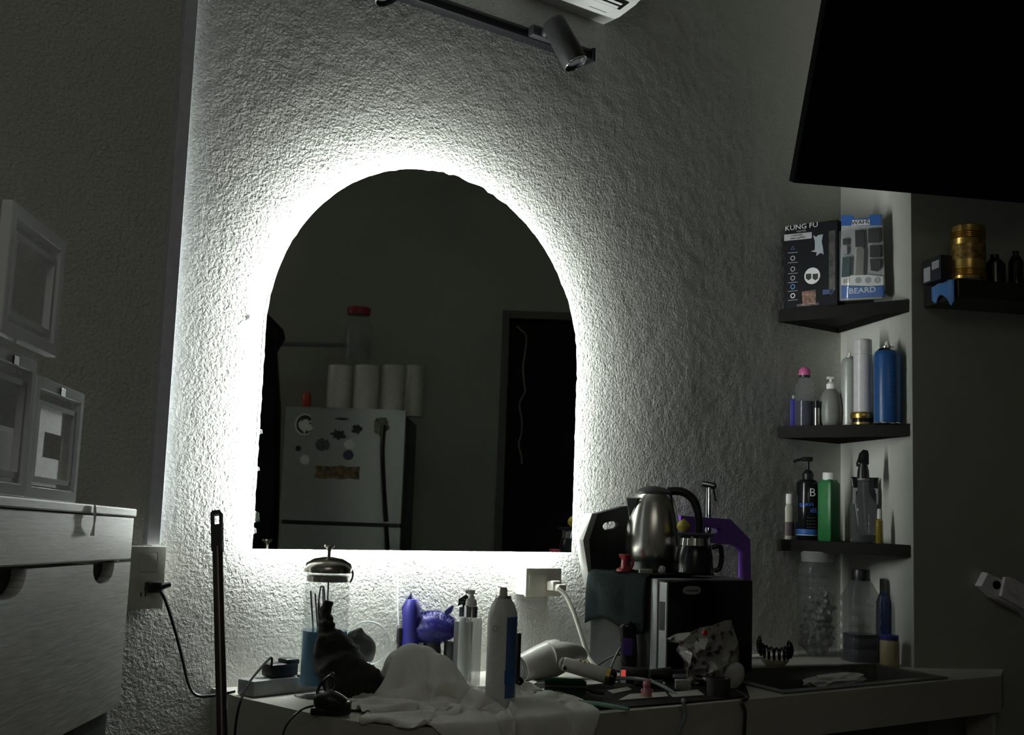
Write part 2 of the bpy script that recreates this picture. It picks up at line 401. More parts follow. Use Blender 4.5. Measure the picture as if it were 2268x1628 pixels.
bm = B(); box(bm, -.014, .012, -.026, 0, -.010, .010, .004); lathe(bm, [(.007, 0), (.0045, .02)], 12, (0, 0, 0), M=Matrix.Translation((.008, -.02, 0))@Matrix.Rotation(math.radians(75), 4, 'Y')); link('plug_body', bm, blackp, pp, True)
o = np.array([LX+.014, -.045, LZ+.040])
P = [onY(340, 1300, -.062), onY(361, 1318, -.06), onY(383, 1380, -.05), onY(402, 1450, -.05), onY(418, 1515, -.06), onY(436, 1540, -.07), onY(470, 1541, -.08), onY(500, 1535, -.085), onY(520, 1531, -.085)]
cable('cord', [q-o for q in P], .0032, blackp, parent=pp)
ro0 = onY(1166, 1258, -.045); ro1 = onY(1240, 1321, -.045)
t, w_, h = outlet('white wall outlet under the mirror with a white plug in it', ro0[0], ro1[0]+.004, ro1[2], ro0[2], .045, ivory)
bm = B()
for cx in (-.028,):
    for dx, dz, a in ((-.008, .006, 0), (.008, .006, 0)): box(bm, cx+dx-.0012, cx+dx+.0012, -.0458, -.0449, h/2+dz-.005, h/2+dz+.004)
    box(bm, cx-.002, cx+.002, -.0458, -.0449, h/2-.012, h/2-.007)
link('socket_slots', bm, ink, t)
bm = B(); box(bm, -w_+.008, w_-.008, -.0465, -.0448, .014, h-.014, .001); link('socket_insert', bm, ivory, t, True)
q = onY(1218, 1296, -.047)
wp = thing('power_plug', 'white plug and thick white cord in the outlet under the mirror', 'plug', q)
bm = B(); box(bm, -.012, .012, -.026, 0, -.011, .011, .004); box(bm, -.006, .017, -.04, -.02, -.012, .004, .004); link('plug_body', bm, ivory, wp, True)
P = [onY(1234, 1303, -.085), onY(1252, 1318, -.1), onY(1270, 1355, -.12), onY(1285, 1400, -.13), onY(1302, 1450, -.14), onY(1322, 1478, -.16), onY(1352, 1490, -.19)]
cable('cord', [a-q for a in P], .0048, ivory, parent=wp)

# ------------------------------------------------------------------ track light, air conditioner
ty = onY(1292, 140); tz = ty[2]
tr = thing('track_rail', 'black track rail on the wall below the air conditioner', 'track', (ty[0], 0, tz))
bm = B(); box(bm, -.66, 0, -.034, 0, -.0, .026, .002); box(bm, -.0, .008, -.038, 0, -.004, .03, .002); link('rail', bm, blackp, tr, True)
bm = B(); box(bm, -.66, -.004, -.0345, -.030, .009, .017); link('rail_slot', bm, blackm, tr)
def spot(label, px, full=True):
    base = onY(px-28, 90, -.034); X = base[0]
    t = thing('spotlight', label, 'spotlight', (X, -.034, tz+.013), 0, None)
    bm = B(); box(bm, -.035, .035, -.022, 0, -.012, .014, .004); link('adapter', bm, charcoal, t, True)
    bm = B(); tube(bm, [(0, -.02, 0), (.0, -.045, .006)], .011, 12, sp=False); lathe(bm, [(.016, -.006), (.016, .006)], 16, (0, -.05, .006)); link('arm', bm, charcoal, t, True)
    # barrel: axis from rear (up/left/out) to lens (down/right)
    b0_ = np.array([X, -.034, tz+.013]); dp_ = px-1222; rear = Vector(onY(1226+dp_, 48+dp_*.37, -.105)-b0_); front = Vector(onY(1263+dp_, 118+dp_*.37, -.135)-b0_)
    ax = (front-rear).normalized(); Mt = Matrix.Translation(rear)@ax.to_track_quat('Z', 'Y').to_matrix().to_4x4()
    bm = B(); lathe(bm, [(0, -.004), (.020, -.003), (.027, 0), (.030, .006), (.030, .115), (.0285, .118), (.0275, .116), (.0275, .106), (0, .106)], 36, M=Mt); link('barrel', bm, charcoal, t, True)
    bm = B(); lathe(bm, [(.0272, .107), (.0272, .110), (0, .114)], 28, M=Mt); link('lens', bm, mat('lens_glass', (.10, .10, .11), .1, coat=1), t, True)
    bm = B(); lathe(bm, [(.0285, .114), (.0295, .1185), (.0275, .120)], 36, M=Mt, cap=False); link('lens_ring', bm, chrome, t, True)
    return t
spot('black cylindrical spotlight at the right end of the ceiling-high track', 1222)
spot('black spotlight cut off by the top edge of the photo', 802)
a0 = onY(1345, 57, 0)
AX1 = a0[0]+.01; AZ0 = a0[2]+.0
AF = onY(1427, 0, -.20)
ac = thing('air_conditioner', 'white wall air conditioner at the top of the picture above the track', 'air conditioner', (AX1, 0, AZ0))
acm = mat('ac_plastic', (.75, .75, .73), .35, var=.02)
prof = [(0, 0), (-.06, -.0), (-.12, .012), (-.18, .045), (-.205, .09), (-.215, .16), (-.215, .26), (-.19, .29), (0, .295)]  # (y,z)
bm = B()
def sweep_x(bm, prof, x0, x1):
    a = [bm.verts.new((x0, y, z)) for y, z in prof]; b = [bm.verts.new((x1, y, z)) for y, z in prof]; k = len(prof)
    bm.faces.new(a); bm.faces.new(list(reversed(b)))
    for i in range(k): bm.faces.new((a[i], a[(i+1) % k], b[(i+1) % k], b[i]))
sweep_x(bm, prof, -.80, 0); bmesh.ops.recalc_face_normals(bm, faces=bm.faces[:])
bmesh.ops.bevel(bm, geom=[e for e in bm.edges if abs(e.verts[0].co.x-e.verts[1].co.x) < 1e-6 and e.verts[0].co.x > -.1 and min(e.verts[0].co.y, e.verts[1].co.y) < -.01], offset=.022, segments=4, affect='EDGES')
link('casing', bm, acm, ac, True, angle=40)
nrm = Vector((0, -.5, -.9)).normalized()
def acslat(y0, z0, y1, z1, th, x0, x1, m, nm):
    bm = B(); p = [(y0, z0), (y1, z1), (y1-.002, z1-th), (y0-.002, z0-th)]; sweep_x(bm, p, x0, x1); bmesh.ops.recalc_face_normals(bm, faces=bm.faces[:]); return link(nm, bm, m, ac)
acslat(-.084, .0040, -.118, .0108, .0012, -.72, -.045, blackm, 'air_outlet')
acslat(-.090, .0038, -.098, .0056, .004, -.715, -.06, acm, 'louvre')
acslat(-.105, .007, -.112, .0086, .004, -.715, -.06, acm, 'louvre')
acslat(-.055, .0, -.0575, .0, .0008, -.12, -.065, pgrey, 'seam')

# ------------------------------------------------------------------ counter
front = onZ(1400, 1573, ZC)[1]
CL = [tuple(onZ(505, 1531, ZC)[:2]), tuple(onZ(526, 1544, ZC)[:2]), tuple(onZ(736, 1590, ZC)[:2]), tuple(onZ(912, 1615, ZC)[:2])]
cy = -.540
poly = [(.925, .0), (.925, -.11), (.978, -.38), (1.03, -.49), (1.09, -.532), (1.20, cy), (2.71, cy-.01), (2.845, E0[1]-(2.845-E0[0])*.498), (E0[0], E0[1]), (C0[0], 0)]
counter_m = plaster('counter_cement', (.40, .39, .35), .5, .002, 60.)
bm = B()
sink = [(1.97, -.50), (2.50, -.50), (2.56, -.30), (2.04, -.20)]
vo = [bm.verts.new((x, y, ZC)) for x, y in poly]; vi = [bm.verts.new((x, y, ZC)) for x, y in sink]
eo = [bm.edges.new((vo[i], vo[(i+1) % len(vo)])) for i in range(len(vo))]+[bm.edges.new((vi[i], vi[(i+1) % 4])) for i in range(4)]
r = bmesh.ops.triangle_fill(bm, use_beauty=True, use_dissolve=False, edges=eo)
ex = bmesh.ops.extrude_face_region(bm, geom=[g for g in r['geom'] if isinstance(g, bmesh.types.BMFace)])
bmesh.ops.translate(bm, vec=(0, 0, -.085), verts=[g for g in ex['geom'] if isinstance(g, bmesh.types.BMVert)])
bmesh.ops.recalc_face_normals(bm, faces=bm.faces[:])
ct = thing('counter', 'pale plastered masonry counter along the wall under the mirror', 'counter', (0, 0, 0))
link('worktop', bm, counter_m, ct)
def legx(x, y): return onY(x, y, cy)[0]
for x0, x1 in ((1.06, legx(1500, 1620)), (legx(1757, 1610), legx(1835, 1600)), (legx(2203, 1570), 2.71)):
    bm = B(); box(bm, x0, x1, cy+.002, -.02 if x1 < 2.6 else -.46, 0, ZC-.085, .004); link('support', bm, counter_m, ct)
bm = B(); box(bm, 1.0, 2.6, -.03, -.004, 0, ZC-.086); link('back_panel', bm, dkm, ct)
# sink
sk = thing('sink', 'dark inset sink with a metal rim at the right end of the counter', 'sink', (0, 0, 0))
bm = B()
rim_o = [(1.90, -.522), (2.60, -.522), (2.63, -.42), (2.60, -.27), (2.02, -.15), (1.94, -.16)]
sm = mat('sink_steel', (.22, .22, .21), .35, metal=.85)
v1 = [bm.verts.new((x, y, ZC+.004)) for x, y in sink]; v0 = [bm.verts.new((x*.98+.045, y*.9-.035, ZC-.16)) for x, y in sink]
v2 = [bm.verts.new((x+(x-2.27)*.10, y+(y+.375)*.22, ZC+.004)) for x, y in sink]; v3 = [bm.verts.new((v.co.x, v.co.y, ZC+.0005)) for v in v2]
for i in range(4):
    j = (i+1) % 4
    bm.faces.new((v1[i], v1[j], v0[j], v0[i])); bm.faces.new((v2[i], v2[j], v1[j], v1[i])); bm.faces.new((v2[i], v2[j], v3[j], v3[i]))
bm.faces.new(v0); bmesh.ops.recalc_face_normals(bm, faces=bm.faces[:]); link('basin', bm, sm, sk)
q = onZ(1850, 1508, ZC-.03)
bm = B(); blob(bm, q, (.10, .035, .018), 3, .5, 4, 3); tag(link('white_rag', bm, mat('rag_white', (.5, .5, .48), .9, bump=.5), None, True), 'crumpled white rag lying in the sink', 'rag')

# ------------------------------------------------------------------ corner shelves
SA = onY(1722, 970)[0]; 
def shelf_line(px, k=0.):      # ground point under a pixel column on the shelf front line, k metres behind it
    A = np.array([SA, 0, 0]); D = np.array([E0[0]+.004, E0[1]+.012, 0])-A; D /= np.linalg.norm(D); N = np.array([-D[1], D[0], 0])
    return onP(px, 1150, A+N*k, N)
SD = np.array([E0[0]+.004-SA, E0[1]+.012, 0]); SDn = SD/np.linalg.norm(SD); SANG = math.atan2(SDn[1], SDn[0])
def shelf(zb, zt, label):
    pts = [(SA, -.001), (E0[0]-.001+.004, E0[1]+.012), (C0[0]-.012, -.001)]
    bm = B(); lo = [bm.verts.new((x, y, zb)) for x, y in pts]; hi = [bm.verts.new((x, y, zt)) for x, y in pts]
    bm.faces.new(lo); bm.faces.new(hi)
    for i in range(3): bm.faces.new((lo[i], lo[(i+1) % 3], hi[(i+1) % 3], hi[i]))
    bmesh.ops.recalc_face_normals(bm, faces=bm.faces[:])
    bot = [f for f in bm.faces if f.normal.z < -.9]
    bmesh.ops.inset_region(bm, faces=bot, thickness=.012); bmesh.ops.translate(bm, vec=(0, 0, .014), verts=list(bot[0].verts))
    return tag(link('corner_shelf', bm, wood_dark, None), label, 'shelf')
def zsh(y0, y1): a = onY(1722, y0)[2]; b = onY(1722, y1)[2]; return b, a
Z1b, Z1 = zsh(687, 713); Z2b, Z2 = zsh(944, 970); Z3b, Z3 = zsh(1194, 1219)
shelf(Z1b, Z1, 'top black corner shelf holding the two boxed trimmers')
shelf(Z2b, Z2, 'middle black corner shelf holding the spray cans')
shelf(Z3b, Z3, 'lowest black corner shelf holding the green bottle')

# bottles and cans built from pixel profiles
def pbottle(name, label, cat, P, h_px, prof, parts, rz=VYAW, group=None, z=None):
    s = sc((P[0], P[1], z if z is not None else P[2])); loc = (P[0], P[1], z if z is not None else P[2])
    t = thing(name, label, cat, loc, rz, group)
    for nm, pr, m, kw in [('body', prof[0], prof[1], prof[2] if len(prof) > 2 else {})]+parts:
        bm = B(); lathe(bm, [(r*s, zz*s) for r, zz in pr], kw.get('seg', 32), (kw.get('x', 0)*s, kw.get('y', 0)*s, 0), sq=kw.get('sq', 1.0), sx=kw.get('sx', 1.0)); link(nm, bm, m, t, True)
    return t, s
# --- shelf 3
P = shelf_line(1745, .05)
t, s = pbottle('small_bottle', 'small pale bottle with white cap at the left of the lowest shelf', 'bottle', P, 100, ([(0, 0), (13, 0), (14, 3), (14, 70), (11, 76), (10, 78), (0, 78)], mat('beige_bottle', (.40, .39, .33), .4)), [('cap', [(11, 78), (11, 98), (10, 100), (0, 100)], whitep, {}), ('label_band', [(14.3, 8), (14.3, 38)], mat('brown_print', (.10, .07, .08), .5), {})], z=Z3)
P = shelf_line(1789, .05)
t, s = pbottle('gel_bottle', 'black pump bottle with blue shaving gel lettering on the lowest shelf', 'bottle', P, 100, ([(0, 0), (23, 0), (25, 3), (25, 125), (22, 130), (14, 134), (0, 135)], blackg), [('collar', [(12, 133), (13, 146), (9, 152), (4, 156), (3.5, 178), (0, 178)], blackp, {})], z=Z3)
bm = B(); box(bm, -14*s, 10*s, -6*s, 6*s, 174*s, 184*s, 2*s); tube(bm, [(-12*s, 0, 179*s), (-24*s, 0, 176*s), (-32*s, 0, 172*s)], 3*s, 8); link('pump_head', bm, blackp, t, True)
text('B', 26*s, pwhite, t, (4*s, -25*s, 104*s), bend=25*s, bold=-.0002); text('SHAVING', 11*s, mat('shave_blue', (.05, .2, .75), .5), t, (-2*s, -25*s, 78*s), bend=25*s, rz=0, ry=-.1); text('GEL', 13*s, MATS['shave_blue'], t, (5*s, -25*s, 65*s), bend=25*s)
for i in range(4): text('- - - - -', 7*s, pgrey, t, (2*s, -25*s, (50-i*7)*s), bend=25*s, name='small_print')
bm = B(); lathe(bm, [(25.4*s, 10*s), (25.4*s, 13*s)], 32, cap=False); link('label_line', bm, mat('pale_blue_print', (.25, .4, .7), .5), t)
bm = B(); lathe(bm, [(25.3*s, 14*s), (25.3*s, 24*s)], 32, cap=False); link('label_band', bm, pblue, t)
P = shelf_line(1836, .045)
gm = mat('green_bottle', (.025, .17, .05), .4)
s = sc((P[0], P[1], Z3)); t = thing('green_bottle', 'tall square green bottle with white cap on the lowest shelf', 'bottle', (P[0], P[1], Z3), VYAW+math.radians(38))
bm = B(); lathe(bm, [(0, 0), (17, 0), (18.5, 3), (18.5, 126), (14, 134), (12, 136), (0, 136)], 40, sq=8); bmesh.ops.scale(bm, vec=(s, s, s), verts=bm.verts[:]); link('body', bm, gm, t, True)
bm = B(); lathe(bm, [(14*s, 134*s), (14*s, 149*s), (13*s, 151*s), (0, 151*s)], 28); link('cap', bm, whitep, t, True)
P = shelf_line(1916, .075); s = sc((P[0], P[1], Z3))
t = thing('squeeze_tube', 'black squeeze tube standing behind the spray bottle', 'tube', (P[0], P[1], Z3), VYAW)
bm = B(); lathe(bm, [(0, 0), (16*s, 0), (18*s, 4*s), (22*s, 40*s), (30*s, 140*s), (31*s, 144*s), (0, 144*s)], 28); 
for v in bm.verts: v.co.y *= max(.08, 1-v.co.z/(146*s))
link('body', bm, blackg, t, True)
bm = B(); box(bm, -28*s, 28*s, -4*s, -3*s, 85*s, 120*s); link('label_patch', bm, pgrey, t)
P = shelf_line(1912, .02)
t, s = pbottle('spray_bottle', 'clear trigger spray bottle with black nozzle on the lowest shelf', 'bottle', P, 200, ([(0, 0), (27, 0), (29, 4), (28, 60), (29, 82), (26, 90), (16, 102), (12.5, 112), (12, 138), (0, 138)], clearp), [('neck_ring', [(13, 138), (13, 142)], greyp, {}), ('liquid', [(0, 1.5), (26, 2), (26.5, 18), (0, 18.1)], mat('water', (.8, .85, .85), .02, trans=1, ior=1.33), {})], z=Z3)
bm = B(); lathe(bm, [(13.5*s, 142*s), (12.5*s, 158*s), (9*s, 175*s)], 20); box(bm, -8*s, 12*s, -6*s, 6*s, 172*s, 200*s, 3*s); prism(bm, [(-13*s, 176*s), (-8*s, 196*s), (0, 206*s), (10*s, 204*s), (10*s, 190*s), (-4*s, 180*s)], -5*s, 5*s); tube(bm, [(-8*s, 0, 188*s), (-13*s, 0, 176*s), (-12*s, 0, 168*s)], 2.5*s, 8); link('trigger_head', bm, blackp, t, True)
bm = B(); tube(bm, [(0, 0, 138*s), (2*s, 0, 80*s), (8*s, 0, 4*s)], 1.5*s, 6); link('dip_tube', bm, clearp, t, True)
P = shelf_line(1947, .025)
t, s = pbottle('oil_vial', 'small bottle of yellow oil at the right end of the lowest shelf', 'bottle', P, 70, ([(0, 0), (8.5, 0), (9, 2), (8, 50), (4.5, 54), (0, 54)], mat('yellow_oil', (.22, .17, .02), .2, coat=.5)), [('cap', [(4.5, 54), (4, 76), (0, 77)], whitep, {})], z=Z3)
# --- shelf 2
P = shelf_line(1750, .07)
t, s = pbottle('blue_bottle', 'short violet blue bottle at the left end of the middle shelf', 'bottle', P, 70, ([(0, 0), (15, 0), (16, 2), (16, 58), (13, 64), (0, 64)], mat('violet_blue', (.07, .07, .36), .4)), [('cap', [(11, 64), (11, 72), (0, 73)], whitep, {})], z=Z2)
P = shelf_line(1781, .045)
t, s = pbottle('clear_bottle', 'clear bottle with pink cap and dark liquid on the middle shelf', 'bottle', P, 140, ([(0, 0), (20, 0), (21.5, 3), (21.5, 90), (17, 100), (12, 108), (12, 113), (0, 113)], clearp), [('liquid', [(0, 2), (19.5, 2), (19.5, 57), (0, 57.1)], mat('dark_liquid', (.01, .012, .03), .15), {}), ('cap', [(13, 115), (13.5, 120), (12, 128), (7, 133), (0, 134)], mat('pink_cap', (.55, .12, .28), .35), {}), ('cap_ring', [(12, 111), (12.5, 115)], blackp, {})], z=Z2)
P = shelf_line(1808, .02)
t, s = pbottle('slim_tube', 'slim black and silver tube between the clear bottle and the grey pump bottle', 'tube', P, 60, ([(0, 0), (6.5, 0), (6.5, 56), (0, 57)], blackg), [('silver_band', [(6.7, 2), (6.7, 40)], chrome, {}), ], z=Z2)
P = shelf_line(1840, .055)
t, s = pbottle('pump_bottle', 'grey rounded pump bottle on the middle shelf', 'bottle', P, 110, ([(0, 0), (21, 0), (26, 8), (28, 30), (26, 55), (20, 75), (12, 84), (0, 85)], mat('grey_bottle', (.20, .21, .19), .35), dict(sx=.95)), [('collar', [(10, 84), (10.5, 95), (6, 99), (3, 101), (3, 108), (0, 108)], whitep, {})], z=Z2)
bm = B(); box(bm, -9*s, 6*s, -4*s, 4*s, 106*s, 112*s, 1.5*s); link('pump_head', bm, whitep, t, True)
P = shelf_line(1882, .075)
t, s = pbottle('spray_can', 'silver grey spray can behind the tall white can', 'can', P, 170, ([(0, 0), (19, 0), (19.5, 2), (19.5, 140), (15, 152), (8, 155), (8, 158), (0, 158)], mat('silver_can', (.42, .43, .42), .35, metal=.3)), [('nozzle', [(3, 158), (3, 166), (0, 166)], whitep, {})], z=Z2)
P = shelf_line(1912, .028)
t, s = pbottle('spray_can', 'tall white spray can with a gold bottom cap on the middle shelf', 'can', P, 200, ([(0, 26), (20.5, 26), (20.5, 158), (19.5, 159), (19.5, 190), (18, 192), (0, 192)], mat('white_can', (.62, .60, .62), .3)), [('gold_cap', [(0, 14), (26.5, 14), (27.5, 17), (27.5, 25), (26, 28), (20, 29)], gold, {}), ('base_ring', [(0, 0), (25, 0), (25, 12), (23, 14), (0, 14)], blackg, {}), ('foot_band', [(25.3, 1), (25.3, 6)], gold, {})], z=Z2)
P = shelf_line(1967, .006)
t, s = pbottle('spray_can', 'bright blue spray can at the right end of the middle shelf', 'can', P, 180, ([(0, 0), (29, 0), (30, 3), (30, 152), (27, 160), (25, 163), (0, 163)], mat('blue_can', (.018, .085, .26), .3)), [('shoulder', [(27, 160), (20, 168), (14, 170), (14, 174), (0, 174)], steel, {}), ('nozzle', [(6, 174), (6, 180), (3.5, 186), (0, 187)], whitep, {}), ('base_rim', [(29.5, 0), (30.6, 1), (30, 3)], chrome, {})], z=Z2)
for i in range(9): text('~ ~ ~ ~ ~ ~', 6*s, mat('can_print', (.08, .25, .6), .4), t, (2*s, -30*s, (130-i*11)*s), bend=30*s, name='small_print')
# --- shelf 1: boxed trimmers
fr = Frame(np.append(shelf_line(1738, .012)[:2], Z1), SANG)
x0, _ = fr.pix(1738, 600); x1, zt = fr.pix(1855, 488)
_, zt0 = fr.pix(1738, 500); H1 = (zt+zt0)/2
t = thing('trimmer_box', 'black cordless clipper box with a white circle print on the top shelf', 'box', fr.o, SANG)
bm = B(); box(bm, x0, x1, 0, .05, 0, H1, .001); link('carton', bm, mat('black_carton', (.008, .008, .011), .6, spec=.2), t)
def PT(x, y, yl=0): return fr.pix(x, y, yl)
def quad(name, px, m, par, y0=-.0006, frm=None):
    f_ = frm or fr; bm = B(); prism(bm, [f_.pix(a, b) for a, b in px], y0, 0.0003); return link(name, bm, m, par)
k = (x1-x0)/117.
z_ = lambda y, x=1796: PT(x, y)[1]
text('KUNG FU', 15*k, pwhite, t, (PT(1775, 502)[0], -.0005, z_(503, 1770)), sx=1.15); text('MASTER', 6*k, pgrey, t, (PT(1775, 512)[0], -.0005, z_(512, 1775)))
quad('print_strip', [(1737, 520), (1798, 514), (1798, 528), (1737, 534)], mat('silver_print', (.45, .45, .46), .4), t)
text('CORDLESS', 5.5*k, ink, t, (PT(1765, 522)[0], -.0012, z_(522, 1762))); text('HAIR CLIPPER', 5.5*k, ink, t, (PT(1767, 528)[0], -.0012, z_(528, 1762)))
for i, yy in enumerate((550, 572, 596, 616, 635, 655)):
    bm = B(); cxx, cz = PT(1756, yy); lathe(bm, [(3.5*k, 0), (5.5*k, 0), (5.5*k, .0006), (3.5*k, .0006), (3.5*k, 0)], 16 if i else 3, cap=False, M=Matrix.Translation((cxx, -.0001, cz))@Matrix.Rotation(PI/2, 4, 'X')@Matrix.Rotation(PI/2 if i == 0 else 0, 4, 'Z')); link('icon', bm, [mat('icon_blue', (.06, .16, .28), .5), pgrey, pgrey, pgrey, mat('icon_blue2', (.08, .25, .5), .5), pwhite][i], t)
    quad('icon_line', [(1745, yy+10), (1767, yy+8), (1767, yy+9.2), (1745, yy+11.2)], pgrey, t)
bm = B(); cxx, cz = PT(1799, 611); lathe(bm, [(0, 0), (17.5*k, 0), (17.5*k, .0006), (0, .0006)], 40, M=Matrix.Translation((cxx, -.0001, cz))@Matrix.Rotation(PI/2, 4, 'X')); link('print_circle', bm, pwhite, t)
for a in (1791, 1806): quad('print_blade', [(a-6, 607), (a+6, 606), (a+6, 617), (a, 621), (a-6, 617)], ink, t, -.0011)
quad('print_silhouette', [(1801, 521), (1808, 525), (1812, 521), (1823, 519), (1820, 535), (1823, 550), (1824, 564), (1818, 560), (1808, 567), (1809, 559), (1796, 557), (1805, 553), (1805, 535)], mat('pale_print', (.38, .42, .47), .5), t)
quad('print_photo', [(1776, 646), (1807, 641), (1807, 672), (1778, 676)], mat('photo_print', (.20, .10, .07), .5, var=.9, vs=90), t)
quad('print_clipper', [(1836, 512), (1850, 510), (1850, 640), (1840, 655), (1836, 640)], mat('clipper_print', (.07, .065, .065), .3, var=.6, vs=50), t)
quad('print_blue', [(1822, 642), (1846, 640), (1846, 650), (1822, 653)], mat('dim_blue_print', (.03, .06, .17), .5), t)
text('CORDLESS PRO', 7*k, mat('dusty_rose_print', (.5, .38, .36), .5), t, (PT(1789, 675)[0], -.0005, z_(675, 1789)))
fr = Frame(np.append(shelf_line(1857, .010)[:2], Z1), SANG+math.radians(4))
x0, _ = fr.pix(1857, 560); x1, zt = fr.pix(1952, 474); H2 = zt; k = (x1-x0)/95.
t = thing('trimmer_pack', 'white and blue blister pack with a beard trimmer on the top shelf', 'package', fr.o, SANG+math.radians(4))
wb = mat('card_white', (.42, .43, .43), .45)
bm = B(); prism(bm, [fr.pix(a, b) for a, b in ((1861, 474), (1887, 476), (1889, 483), (1921, 481), (1924, 474), (1950, 473), (1957, 640), (1950, 660), (1856, 664), (1856, 640))], .012, .016); link('backing_card', bm, wb, t)
def q2(name, px, m, y0=.008, y1=.0125): bm = B(); prism(bm, [fr.pix(a, b) for a, b in px], y0, y1); return link(name, bm, m, t)
q2('blue_header', [(1861, 474), (1887, 476), (1889, 483), (1921, 481), (1924, 474), (1949, 473), (1950, 497), (1860, 498)], pblue, .0105)
q2('brand_plate', [(1884, 486), (1924, 484), (1924, 496), (1884, 498)], pwhite, .0095)
def T2(s_, x, y, size, m, yy=.008, **kw): a, b = fr.pix(x, y); return text(s_, size*k, m, t, (a, yy, b), **kw)
T2('WAHL', 1904, 491, 13, ink, .0093, sx=1.1, bold=.0002)
q2('main_trimmer', [(1897, 553), (1902, 546), (1910, 546), (1914, 553), (1912, 608), (1895, 608)], steel, .0, .011)
q2('trimmer_head', [(1893, 510), (1912, 508), (1914, 545), (1894, 546)], blackp, .002, .011)
q2('small_trimmer', [(1866, 570), (1883, 568), (1881, 612), (1864, 614)], mat('teal_dark', (.02, .05, .06), .35), .0, .011)
q2('trimmer_window', [(1867, 545), (1876, 544), (1876, 562), (1867, 563)], pgrey, .0, .011); q2('trimmer_cap', [(1866, 528), (1878, 527), (1878, 540), (1866, 541)], blackp, .003, .011)
q2('guard_comb', [(1922, 506), (1947, 504), (1947, 536), (1922, 537)], blackp, .002, .011); q2('guard_comb', [(1926, 543), (1950, 542), (1950, 568), (1926, 569)], blackp, .002, .011); q2('guard_comb', [(1926, 573), (1949, 572), (1948, 594), (1940, 600), (1928, 598)], blackp, .002, .011)
q2('white_band', [(1862, 614), (1885, 609), (1925, 608), (1955, 612), (1955, 631), (1925, 633), (1862, 631)], pwhite, .004)
q2('blue_footer', [(1862, 632), (1925, 634), (1955, 632), (1956, 655), (1862, 660)], pblue, .004)
T2('#1', 1875, 621, 16, mat('maroon_print', (.2, .08, .08), .5), .0038); T2('BEARD', 1909, 643, 17, pwhite, .0038, sx=1.15, bold=.0002)
for a, mm in ((1900, charcoal), (1922, charcoal), (1943, charcoal)):
    c_ = fr.pix(a, 620); bm = B(); lathe(bm, [(0, 0), (7*k, 0), (7*k, .0005), (0, .0005)], 20, M=Matrix.Translation((c_[0], .0042, c_[1]))@Matrix.Rotation(PI/2, 4, 'X')); link('print_disc', bm, pgrey, t)
T2('3', 1943, 620, 12, pwhite, .0034)
bm = B(); box(bm, x0+.002, x1, -.006, .0115, .012, H2-.035, .004); link('clear_blister', bm, clearp, t, True)

# ------------------------------------------------------------------ right wall: box shelf with gold can, cloth, device; television
Wp = E0+d4*.032
def solve_m(px, P0):
    lo, hi = 0., 1.
    for _ in range(40):
        m_ = (lo+hi)/2; q = P0-d2*m_; c = RM.T@(q+np.array([0, 0, 1.9])-EYE); x = CX+F*c[0]/c[2]
        if x < px: lo = m_
        else: hi = m_
    return lo
dm = solve_m(2122, Wp)
zb = onP(2122, 657, Wp-d2*dm, d2)[2]; zt = onP(2122, 617, Wp-d2*dm, d2)[2]
wsx = thing('wall_shelf', 'thick black box shelf on the right wall carrying the gold can', 'shelf', (Wp[0], Wp[1], zb), A63-PI/2)
bm = B(); box(bm, 0, .55, -dm, -.001, 0, zt-zb, .002); link('shelf_box', bm, mat('black_wood', (.012, .011, .010), .5), wsx)
def wsp(px, back): # point on shelf
    N = d2; return onP(px, 700, Wp-d2*back, N)
P = wsp(2146, dm-.05)
prof = [(0, 0), (36, 0), (37, 2), (37, 12)]
for i in range(4): prof += [(37.5, 14+i*4), (35, 15.5+i*4), (37.5, 17+i*4)]
prof += [(37, 34), (36.5, 96)]
for i in range(4): prof += [(37.5, 98+i*4), (35, 99.5+i*4), (37.5, 101+i*4)]
prof += [(37, 118), (36.5, 127), (34, 129), (0, 129)]
pbottle('gold_can', 'ribbed gold metal canister on the right wall shelf', 'can', P, 129, (prof, gold, dict(seg=48)), [('print_patch', [(37.2, 50), (37.2, 85)], mat('bronze_print', (.30, .19, .06), .4, metal=.8, var=.7, vs=70), {})], z=zt)
P = wsp(2084, dm-.095)
s = sc(P); t = thing('photo_carton', 'dark carton with pale printed panels left of the gold can', 'box', (P[0], P[1], zt), A63-PI/2)
bm = B(); box(bm, -20*s, 70*s, -.04, .05, 8*s, 62*s, .001); link('carton', bm, mat('dark_carton', (.02, .02, .028), .4), t)
bm = B(); box(bm, -20.8*s, -20*s, -.034, .0, 34*s, 52*s); box(bm, -20.8*s, -20*s, .008, .04, 12*s, 44*s); link('print_panel', bm, pgrey, t)
bm = B(); prism(bm, [(5*s, 14*s), (50*s, 14*s), (40*s, 34*s), (25*s, 38*s), (10*s, 26*s)], -.0408, -.04); link('print_picture', bm, mat('brown_photo', (.12, .11, .08), .5, var=.5), t)
